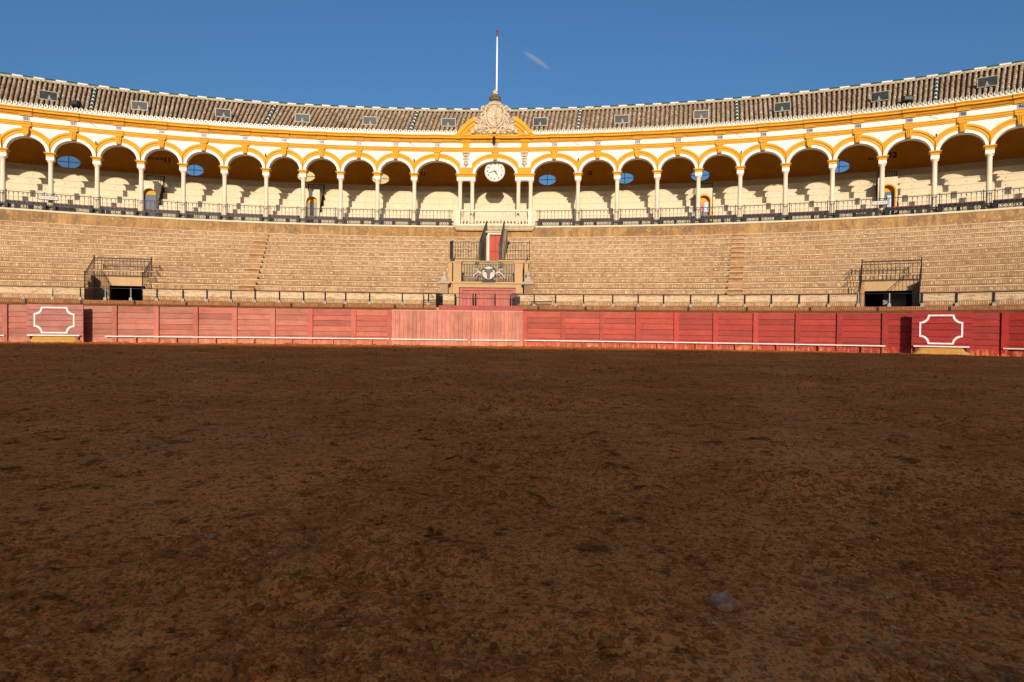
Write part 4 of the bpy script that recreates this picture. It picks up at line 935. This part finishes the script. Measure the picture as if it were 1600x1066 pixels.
# clock balcony ---------------------------------------------------------------
cb = thing('clock_balcony', 'white marble balustrade balcony projecting below the clock', 'balcony', fr(3.66, rA, -.8, 7.2))
p0, p1 = .85, 6.5; M, w = chord(p0, p1, rA, -.78)
G().box(-.16, w + .20, -.08, .9, 7.20, 7.25, M).box(-.12, w + .16, -.04, .9, 7.12, 7.20, M).box(-.06, w + .10, 0, .9, 7.02, 7.12, M).box(-.0, w + .04, .06, .9, 6.95, 7.02, M).obj('slab', LEDGE, cb)
for x in (-.0, w - .26): G().box(x, x + .26, 0, .28, 7.25, 8.22, M).box(x - .02, x + .28, -.02, .3, 8.22, 8.28, M).obj('pier', MARB, cb)
G().box(.26, w - .26, .04, .24, 8.15, 8.24, M).obj('hand_rail', MARB, cb); G().box(.26, w - .26, .05, .23, 7.25, 7.34, M).obj('bottom_rail', MARB, cb)
bal = G().add(lathe([(.05, 7.34), (.055, 7.38), (.035, 7.41), (.085, 7.52), (.09, 7.58), (.05, 7.72), (.03, 7.85), (.028, 7.95), (.05, 8.03), (.03, 8.06), (.055, 8.12), (.055, 8.15)], 12)).mesh('baluster', MARB, True)
n = 20
for j in range(n): inst('baluster', bal, cb, M @ TR(.26 + (w - .52) * (j + .5) / n, .14, 0))

# clock -------------------------------------------------------------------------
M = fr(3.60, rA, .20, 10.83); ck = thing('clock', 'round white clock with black numerals hanging in the middle arch', 'clock', M)
def disc(P, n=40): v, f = lathe(P, n); return [(x, -z, y) for x, y, z in v], f
G().add(disc([(.64, -.10), (.66, -.05), (.66, .06), (.64, .09), (.60, .09), (.59, .06)])).obj('rim', plain('pale_rim', (.46, .40, .34), .4), ck, M)
G().add(disc([(.60, .0), (.60, .07)])).obj('face', plain('clock_face', (.62, .585, .53), .5, var=.05), ck, M)
for h, s in enumerate(('12', '1', '2', '3', '4', '5', '6', '7', '8', '9', '10', '11')):
    a = rad(30 * h); inst('numeral', text_mesh(s, .17, .003, INK), ck, M @ TR(.475 * math.sin(a), -.075, .475 * math.cos(a)))
for a, ln, wd_, tail, nm in ((141.5, .33, .030, .12, 'hour_hand'), (258, .46, .020, .14, 'minute_hand')):
    G().add(prism([(-wd_ * .7, -tail), (wd_ * .7, -tail), (wd_, ln * .6), (0, ln), (-wd_, ln * .6)], -.095, -.085)).obj(nm, INK, ck, M @ Matrix.Rotation(rad(a), 4, 'Y'))
G().add(tube([(0, .05, .6), (0, .05, .9)], .03)).obj('bracket', IRON, ck, M)
# iron lantern under the pediment
M = fr(3.60, rA, -.74, 12.62); ln = thing('lantern', 'small dark iron lantern hanging from the cornice above the clock', 'lamp', M)
G().add(lathe([(.02, -.18), (.09, -.06), (.12, .06), (.07, .14), (.02, .2)], 8)).obj('body', IRON, ln, M)

# ------------------------------------------------------------------ roof
EZ, RZ, ED, RD = 13.07, 15.82, -.56, 4.0
tr = thing('tiled_roof', 'curved roof of weathered clay barrel tiles with green and white ridge', 'roof', fr(3.6, rA, 1, 13.2))
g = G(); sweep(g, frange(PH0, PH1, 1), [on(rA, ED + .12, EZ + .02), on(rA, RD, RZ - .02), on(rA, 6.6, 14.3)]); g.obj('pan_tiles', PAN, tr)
SL = math.hypot(RD - ED, RZ - EZ); ANG = math.atan2(RZ - EZ, RD - ED)
def tilecol(seed):
    rs = random.Random(seed); g = G(); y = 0.0; n = 6
    while y < SL - .1:
        r0 = .096 * rs.uniform(.94, 1.06); r1 = r0 * .80; x = rs.uniform(-.010, .010); l = .47; dz = rs.uniform(0, .010); tw = rs.uniform(-.012, .012); V = []
        for (yy, r, z, xx) in ((y, r0, .085 + dz, x), (y, r0 - .016, .085 + dz, x), (min(y + l, SL), r1, .065, x + tw)):
            for j in range(n + 1): a = math.pi * j / n; V.append((xx - r * math.cos(a), yy, z + r * math.sin(a) * 1.0))
        m = n + 1; F = []
        for j in range(n): F += [(j, j + 1, m + j + 1, m + j), (j, 2 * m + j, 2 * m + j + 1, j + 1)]
        V += [(x - r0, y, -.02), (x + r0, y, -.02), (x + tw - r1, min(y + l, SL), -.02), (x + tw + r1, min(y + l, SL), -.02)]; b = 3 * m
        F += [(0, b, b + 2, 2 * m), (n, 2 * m + n, b + 3, b + 1)]
        g.add((V, F)); y += .41
    return g
tcols = [tilecol(s).mesh('tile_course', TILE, True) for s in range(14)]
gcol = tilecol(99).mesh('tile_course', GREENT, True); gcol.materials.append(WHITET)
per = (n_ := 6 * 2 + 2)
for j, pol in enumerate(gcol.polygons): pol.material_index = (j // per) % 2
cap = G().add(lathe([(.066, 0), (.098, .0), (.098, .05)], 12, False))
V, F = lathe([(.080, .0), (.118, .0), (.118, .16), (.080, .16)], 12, False)
capm = G().add(([(x, y_, z) for x, z, y_ in V], F)).mesh('eave_tile', WHITET)
v_, f_ = disc_ = ([(.075 * math.cos(a), .05, .075 * math.sin(a)) for a in [2 * math.pi * j / 10 for j in range(10)]], [tuple(range(10))])
_g = G().add(([(x, z, y_) for x, y_, z in V], F)).add(disc_); capm = _g.mesh('eave_tile', WHITET); capm.materials.append(LEDGE); capm.polygons[len(capm.polygons) - 1].material_index = 1
p = PH0 + .2; GLZ = [-24.1, -13.14, -2.66, 9.82, 20.98, 32.44]; done = set(); rs = random.Random(21); eaveg = G(); roof_n = 0
PEDL, PEDR = 1.25, 5.98
def twist(p): return -7.5 * min(1, max(0, (-12 - p) / 8)) + 3.5 * min(1, max(0, (p - 24) / 6))   # the courses fan out where the ring bends
while p < PH1 - .2:
    sw = .286 - .042 * min(1, max(0, (abs(p - 4) - 10) / 16)); M = fr(p, rA, ED, EZ) @ Matrix.Rotation(-rad(twist(p)), 4, 'Z') @ Matrix.Rotation(ANG, 4, 'X') @ Matrix.Diagonal((sw / .286, 1, 1, 1)); gl = None
    for q in GLZ:
        if abs(q - p) < .17 and q not in done: gl = q
    if gl is not None: done.add(gl); inst('tile_course', gcol, tr, M, label='tile course glazed green and white')
    else: inst('tile_course', rs.choice(tcols), tr, M)
    Me = fr(p, rA, ED - .07, EZ + .045) @ Matrix.Diagonal((sw / .286, 1, 1, 1))
    if not (PEDL < p < PEDR): inst('eave_tile', capm, tr, Me)
    p += math.degrees(sw / (rA(p)))
g = G()
for a, b in ((PH0, PEDL), (PEDR, PH1)): sweep(g, frange(a, b, .6), [on(rA, -.58, 12.93), on(rA, -.60, 12.95), on(rA, -.56, 13.02), on(rA, ED + .06, 13.12)])
g.obj('eave_mortar', WHT, tr)
g = G(); sweep(g, frange(PH0, PH1, .8), [on(rA, RD - .42, RZ - .10), on(rA, RD - .30, RZ + .04), on(rA, RD - .12, RZ + .13), on(rA, RD + .12, RZ + .13), on(rA, RD + .16, RZ - .4)]); g.obj('ridge_mortar', LEDGE, tr)
V, F = lathe([(.125, 0), (.105, .60)], 10); rt_me = []
for mt in (GREENT, WHITET): rt_me.append(G().add(([(z - .3, x, y_ * .9) for x, y_, z in V], F)).mesh('ridge_tile', mt))
p = PH0; k = 0
while p < PH1:
    inst('ridge_tile', rt_me[k % 2], tr, fr(p, rA, RD - .02, RZ + .13 + rs.uniform(-.006, .006))); p += math.degrees(.575 / (rA(p) + 4)); k += 1

# floodlights
FL = [-26.73, -21.39, -16.05, -10.59, -5.72, 0.1, 6.94, 12.87, 18.4, 23.71, 29.52, 35.14]
hs = G().add(([(-.44, -.08, -.25), (.44, -.08, -.25), (.44, -.08, .25), (-.44, -.08, .25), (-.30, .24, -.15), (.30, .24, -.15), (.30, .24, .17), (-.30, .24, .17)], [(0, 3, 7, 4), (4, 7, 6, 5), (1, 5, 6, 2), (3, 2, 6, 7), (0, 4, 5, 1)]))
hs.box(-.46, .46, -.10, -.06, .215, .26).box(-.46, .46, -.10, -.06, -.26, -.215).box(-.46, -.415, -.10, -.06, -.215, .215).box(.415, .46, -.10, -.06, -.215, .215)
hsm = hs.mesh('housing', HOUSING); lens = G().box(-.41, .41, -.075, -.068, -.21, .21).mesh('lens', LENS)
refl = G().add(prism([(-.10, -.19), (.12, -.19), (.05, -.12), (.02, .02), (-.03, .02), (-.05, -.12)], -.085, -.076)).mesh('reflector', GLASSB)
br_ = G().add(tube([(-.36, .02, -.30), (-.42, .04, .0)], .02, 6)).add(tube([(.36, .02, -.30), (.42, .04, .0)], .02, 6)).add(tube([(-.36, .02, -.30), (-.36, .1, -.62)], .022, 6)).add(tube([(.36, .02, -.30), (.36, .1, -.62)], .022, 6)).box(-.40, .40, .0, .05, -.33, -.29).box(-.30, .30, -.28, .25, -.62, -.50).mesh('bracket', IRON)
rs = random.Random(2)
for q, p in enumerate(FL):
    M = fr(p, rA, .30, 13.98 if p < 20 else 14.05) @ Matrix.Rotation(rad(rs.uniform(-6, 6)), 4, 'Z') @ Matrix.Rotation(rad(8), 4, 'X')
    f_ = thing('floodlight', ['first', 'second', 'third', 'fourth', 'fifth', 'sixth', 'seventh', 'eighth', 'ninth', 'tenth', 'eleventh', 'twelfth'][q] + ' grey floodlight from the left on the tiled roof', 'floodlight', M, 'floodlights on the tiled roof')
    inst('housing', hsm, f_, M); inst('lens', lens, f_, M); inst('reflector', refl, f_, M @ TR(rs.uniform(-.05, .05), 0, 0)); inst('bracket', br_, f_, M)
for p, sd_ in ((-24.99, 'left'), (30.96, 'right')):
    M = fr(p, rA, -.55, 13.45) @ Matrix.Rotation(rad(20 if p > 0 else -25), 4, 'Z'); o = thing('eave_lamp', f'small black lamp box on the eave tiles near the {sd_} edge', 'lamp', M)
    G().add(frust(.24, .20, -.10, .16, .2, .14)).obj('body', IRON, o, M); G().box(-.19, .19, -.215, -.2, -.05, .10).obj('lens', LENS, o, M)
    for e_ in (-1, 1): G().add(tube([(e_ * .2, 0, -.1), (e_ * .36, .1, -.16)], .03)).obj('bracket', IRON, o, M)

# ------------------------------------------------------------------ crowning pediment, arms and flagpole
M = fr(3.64, rA, -.52, 12.98); pd = thing('broken_pediment', 'broken curved yellow pediment standing over the clock arch', 'pediment', M)
CZ, R_ = -1.358, 2.757
for s in (-1, 1):
    for (r0, r1, y0, nm) in ((2.52, 2.757, -.20, 'outer_moulding'), (2.32, 2.50, -.13, 'inner_moulding'), (0, 2.33, -.06, 'panel')):
        P = []; a0 = math.asin(-CZ / R_) if r1 > 2.6 else math.asin(min(1, -CZ / r1)); a1 = rad(63)
        out = [(r1 * math.cos(a0 + (a1 - a0) * i / 14), CZ + r1 * math.sin(a0 + (a1 - a0) * i / 14)) for i in range(15)]
        if r0: 
            b0 = math.asin(-CZ / r0); inn = [(r0 * math.cos(b0 + (a1 - b0) * i / 14), CZ + r0 * math.sin(b0 + (a1 - b0) * i / 14)) for i in range(15)]
        else: inn = [(1.42, 0.0), (1.16, CZ + 2.2)]
        P = [(s * x, z) for x, z in out] + [(s * x, z) for x, z in inn[::-1]]
        if s < 0: P = P[::-1]
        G().add(prism(P, y0, .5)).obj(nm, YEL, pd, M)
G().box(-2.52, 2.52, -.14, .3, -.16, .0).box(-2.46, 2.46, -.10, .3, -.25, -.16).obj('base_cornice', YEL, pd, M)
ca = thing('coat_of_arms', 'pale carved stone coat of arms with crown and scrolls on top of the arcade', 'carving', M)
outl = [(0, 2.08), (.26, 2.04), (.42, 1.86), (.62, 1.72), (.86, 1.50), (.80, 1.36), (1.02, 1.12), (.98, .9), (1.22, .72), (1.30, .5), (1.42, .30), (1.5, 0.0)]
import bmesh
nx_, nz_ = 110, 78; V = []; F = []; keep = {}
def half(z):
    for (x0, z0), (x1, z1) in zip(outl, outl[1:]):
        if z0 >= z >= z1: return x0 + (x1 - x0) * (z0 - z) / max(1e-6, z0 - z1)
    return 0
vy = {}
for iz in range(nz_ + 1):
    z = 2.06 * iz / nz_; h = half(z)
    for ix in range(nx_ + 1):
        x = h * (2 * ix / nx_ - 1); ax = abs(x); e = (ax / .50) ** 2 + ((z - 1.12) / .72) ** 2; d = .10
        if e < 1: d += .16 + .10 * math.sqrt(1 - e); 
        if .78 < e < 1.18: d += .09
        e2 = (x / .20) ** 2 + ((z - .98) / .26) ** 2
        if e2 < 1: d += .09 * math.sqrt(1 - e2)
        d += .16 * max(0, 1 - ((ax - .98) / .34) ** 2 - ((z - .34) / .32) ** 2) ** .5 if ((ax - .98) / .34) ** 2 + ((z - .34) / .32) ** 2 < 1 else 0
        n1 = float(vnoise(np.array([ax * 8.0 + 3]), np.array([z * 8.0]), 77)[0]); n2 = float(vnoise(np.array([x * 17.0 + 30]), np.array([z * 17.0]), 78)[0])
        d += .20 * (abs(n1 - .5) * 2) ** .8 * (1 if e > 1 else .25) + .07 * n2
        if ix in (0, nx_): d = .02
        V.append((x, -d, z))
for iz in range(nz_):
    for ix in range(nx_): a = iz * (nx_ + 1) + ix; F.append((a, a + 1, a + nx_ + 2, a + nx_ + 1))
G().add((V, F)).obj('shield_and_mantling', STONE, ca, M)
P = [(x, z) for x, z in outl[::-1]][0:] ; pol = [(x, z) for x, z in outl[::-1]] + [(-x, z) for x, z in outl[1:]]
G().add(prism(pol, -.02, .38)).obj('back_slab', STONE, ca, M)
def spiral(cx, cz, r, turns, a0, s):
    P = []
    for i in range(22): t = i / 21; a = a0 + s * turns * 2 * math.pi * t; q = r * (1 - .8 * t); P.append((cx + q * math.cos(a), -.26 - .06 * t, cz + q * math.sin(a)))
    return P
g = G()
for s in (-1, 1):
    g.add(tube(spiral(s * .66, 1.50, .20, 1.3, math.pi / 2, -s), [.06 - .0015 * i for i in range(22)], 7)); g.add(tube(spiral(s * 1.08, .82, .17, 1.3, math.pi / 2, -s), [.055 - .0012 * i for i in range(22)], 7))
    g.add(tube(spiral(s * 1.02, .30, .26, 1.4, math.pi / 2, s), [.065 - .0015 * i for i in range(22)], 7)); g.add(tube(spiral(s * .50, .24, .20, 1.2, 0 if s > 0 else math.pi, s), [.06 - .0014 * i for i in range(22)], 7))
    g.add(tube([(s * .12, -.34, 1.86), (s * .32, -.36, 1.80), (s * .50, -.34, 1.62), (s * .60, -.3, 1.36), (s * .58, -.3, 1.0), (s * .50, -.3, .70), (s * .30, -.3, .44), (s * .08, -.3, .34)], [.05, .07, .06, .06, .055, .06, .06, .05], 7))
    g.add(tube([(s * .62, -.22, 1.30), (s * .80, -.30, 1.20), (s * .86, -.28, 1.02), (s * .76, -.3, .84), (s * .88, -.3, .66), (s * .80, -.3, .52)], [.05, .07, .05, .06, .07, .04], 7))
    g.add(tube([(s * .14, -.26, 1.72), (s * .22, -.30, 1.80), (s * .30, -.3, 1.70), (s * .22, -.3, 1.6)], .045, 6))
g.obj('scrolls', STONE, ca, M)
g = G().add(([(x, y - .1, z) for x, y, z in lathe([(.26, 2.02), (.36, 2.10), (.37, 2.18), (.33, 2.22), (.32, 2.30), (.22, 2.40), (.10, 2.46)], 16)[0]], lathe([(1, 0)] * 7, 16)[1]))
for i in range(10): a = 2 * math.pi * i / 10; ball(g, .34 * math.cos(a), -.1 + .34 * math.sin(a), 2.28, .06)
g.obj('crown', plain('dark_lichened_stone', (.20, .15, .10), .95, var=.5), ca, M)
st_ = []
for i in range(10): a = math.pi / 2 + math.pi * i / 5; r = .17 if i % 2 == 0 else .08; st_.append((r * math.cos(a), 2.60 + r * math.sin(a)))
G().add(prism(st_, -.16, -.06)).obj('gilded_star', GOLD, ca, M)
G().add(prism([(-.10, .05), (.10, .05), (.13, .2), (.04, .22), (0, .3), (-.04, .22), (-.13, .2)], -.40, -.2)).obj('gilded_finial', GOLD, ca, M)
M = fr(3.72, rA, -.3, 0); fp = thing('flagpole', 'tall bare white flagpole with dark red tip rising behind the crown', 'flagpole', M @ TR(0, 0, 15.2))
G().add(lathe([(.062, 14.0), (.056, 17), (.046, 19.15)], 12)).obj('pole', plain('white_pole', (.82, .80, .76), .4, var=.06), fp, M, smooth=True)
g = G().add(lathe([(.05, 19.15), (.05, 19.45), (.075, 19.48), (.075, 19.55), (.03, 19.62)], 12)); g.obj('tip', plain('dark_red_tip', (.22, .03, .07), .5), fp, M)

# ------------------------------------------------------------------ far side of the ring, unseen behind the camera, flattened to set its shadow
op = thing('opposite_stand', 'far side of the bullring facing the arcade, red barrier, brick tiers and tiled roof', 'grandstand', fr(180, rA, 0, 0))
PO = frange(49.5, 318.5, 2.5)
g = G(); sweep(g, PO, [on(rB, 0, 0), on(rB, 0, 1.6), on(rB, .1, 1.6), on(rB, .1, 0)]); o = g.obj('barrier_wall', WOODH, op); o.color = (.5, .1, .07, 1)
g = G(); P = [onT(0, 0), onT(0, Z0)]
for k in range(13): P += [onT((k + 1) / 13, Z0 + RISE * k)] + ([onT((k + 1) / 13, Z0 + RISE * (k + 1))] if k < 12 else [])
sweep(g, PO, P + [onT(1, 7.25)]); g.obj('seating_tiers', BRK, op)
g = G(); P = [on(rA, -.5, 7.25)]
for k in range(7): P += [on(rA, 1.1 + .6 * k, 7.3 + .5 * k), on(rA, 1.1 + .6 * k, 7.8 + .5 * k)]
sweep(g, PO, P + [on(rA, 5.3, 10.8)]); g.obj('gallery_tiers', CRM, op)
g = G(); sweep(g, PO, [on(rA, 5.3, -1), on(rA, 5.3, 14.9)]); g.obj('rear_wall', OCH, op)
g = G(); sweep(g, PO, [on(rA, -.2, 11.4), on(rA, -.2, 12.3), on(rA, -.3, 12.6), on(rA, -.7, 13.1), on(rA, .2, 13.1), on(rA, .2, 11.4), on(rA, -.2, 11.4)]); g.obj('arcade_front', YEL, op)
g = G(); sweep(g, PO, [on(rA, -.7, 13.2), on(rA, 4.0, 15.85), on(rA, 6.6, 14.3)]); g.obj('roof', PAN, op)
p = 50.0
while p < 318: inst('column', shaft, op, fr(p, rA)); G().box(-.25, .25, -.2, .2, 10.18, 11.4).obj('pier', WHT, op, fr(p, rA)); p += 3.3

bd = thing('yellow_building', 'pale yellow rendered building glimpsed through two oval windows of the gallery', 'building', TR(-18.5, 78, -1.2))
G().box(-25.5, -12.0, 76, 88, -1.2, 21.5).obj('wall', plaster('pale_yellow_render', (.74, .56, .26), .2), bd)
G().box(-25.9, -11.6, 75.6, 88.4, 21.5, 21.8).obj('roof', LEDGE, bd)
for x in (-24, -21.4, -18.8, -16.2, -13.6):
    for z in (5.0, 9.5, 13.2): G().box(x - .5, x + .5, 75.93, 76, z, z + 1.7).obj('window', BLUEGREY, bd)

# ------------------------------------------------------------------ wisp of cloud
CL = bpy.data.materials.new('thin_cloud'); CL.use_nodes = True; t = CL.node_tree; t.nodes.clear()
o_ = t.nodes.new('ShaderNodeOutputMaterial'); pv = t.nodes.new('ShaderNodeVolumePrincipled'); pv.inputs['Color'].default_value = (1, 1, 1, 1); pv.inputs['Anisotropy'].default_value = 0.0
tc = t.nodes.new('ShaderNodeTexCoord'); ns = t.nodes.new('ShaderNodeTexNoise'); ns.inputs['Scale'].default_value = 2.2; ns.inputs['Detail'].default_value = 5; ns.inputs['Roughness'].default_value = .65
mp = t.nodes.new('ShaderNodeMapping'); mp.inputs['Scale'].default_value = (1.2, 3, 3); t.links.new(tc.outputs['Object'], mp.inputs[0]); t.links.new(mp.outputs[0], ns.inputs['Vector'])
ln_ = t.nodes.new('ShaderNodeVectorMath'); ln_.operation = 'LENGTH'; t.links.new(tc.outputs['Object'], ln_.inputs[0])
def mm(op, a, b, cl=False):
    x = t.nodes.new('ShaderNodeMath'); x.operation = op; x.use_clamp = cl
    for i, q in enumerate((a, b)):
        if isinstance(q, (int, float)): x.inputs[i].default_value = q
        else: t.links.new(q, x.inputs[i])
    return x.outputs[0]
fall = mm('SUBTRACT', 1.0, ln_.outputs['Value'], True); dn = mm('MULTIPLY', mm('SUBTRACT', ns.outputs[0], .38, True), fall); t.links.new(mm('MULTIPLY', dn, .42), pv.inputs['Density']); t.links.new(pv.outputs[0], o_.inputs['Volume'])
D = 2600.0; u, v = (833 - 800) / 1067, (513.8 - 97) / 1067; pos = (u * D, D, v * D)
v_, f_ = lathe([(math.sin(rad(a)), -math.cos(rad(a))) for a in range(2, 180, 11)], 24); g = G().add((v_, f_))
MC = TR(*pos) @ Matrix.Rotation(rad(33), 4, 'Y') @ Matrix.Diagonal((68, 22, 10, 1))
g.obj('cloud_wisp', CL, None, MC, label='single small wisp of white cloud in the blue sky right of the flagpole', cat='cloud', kind='stuff')
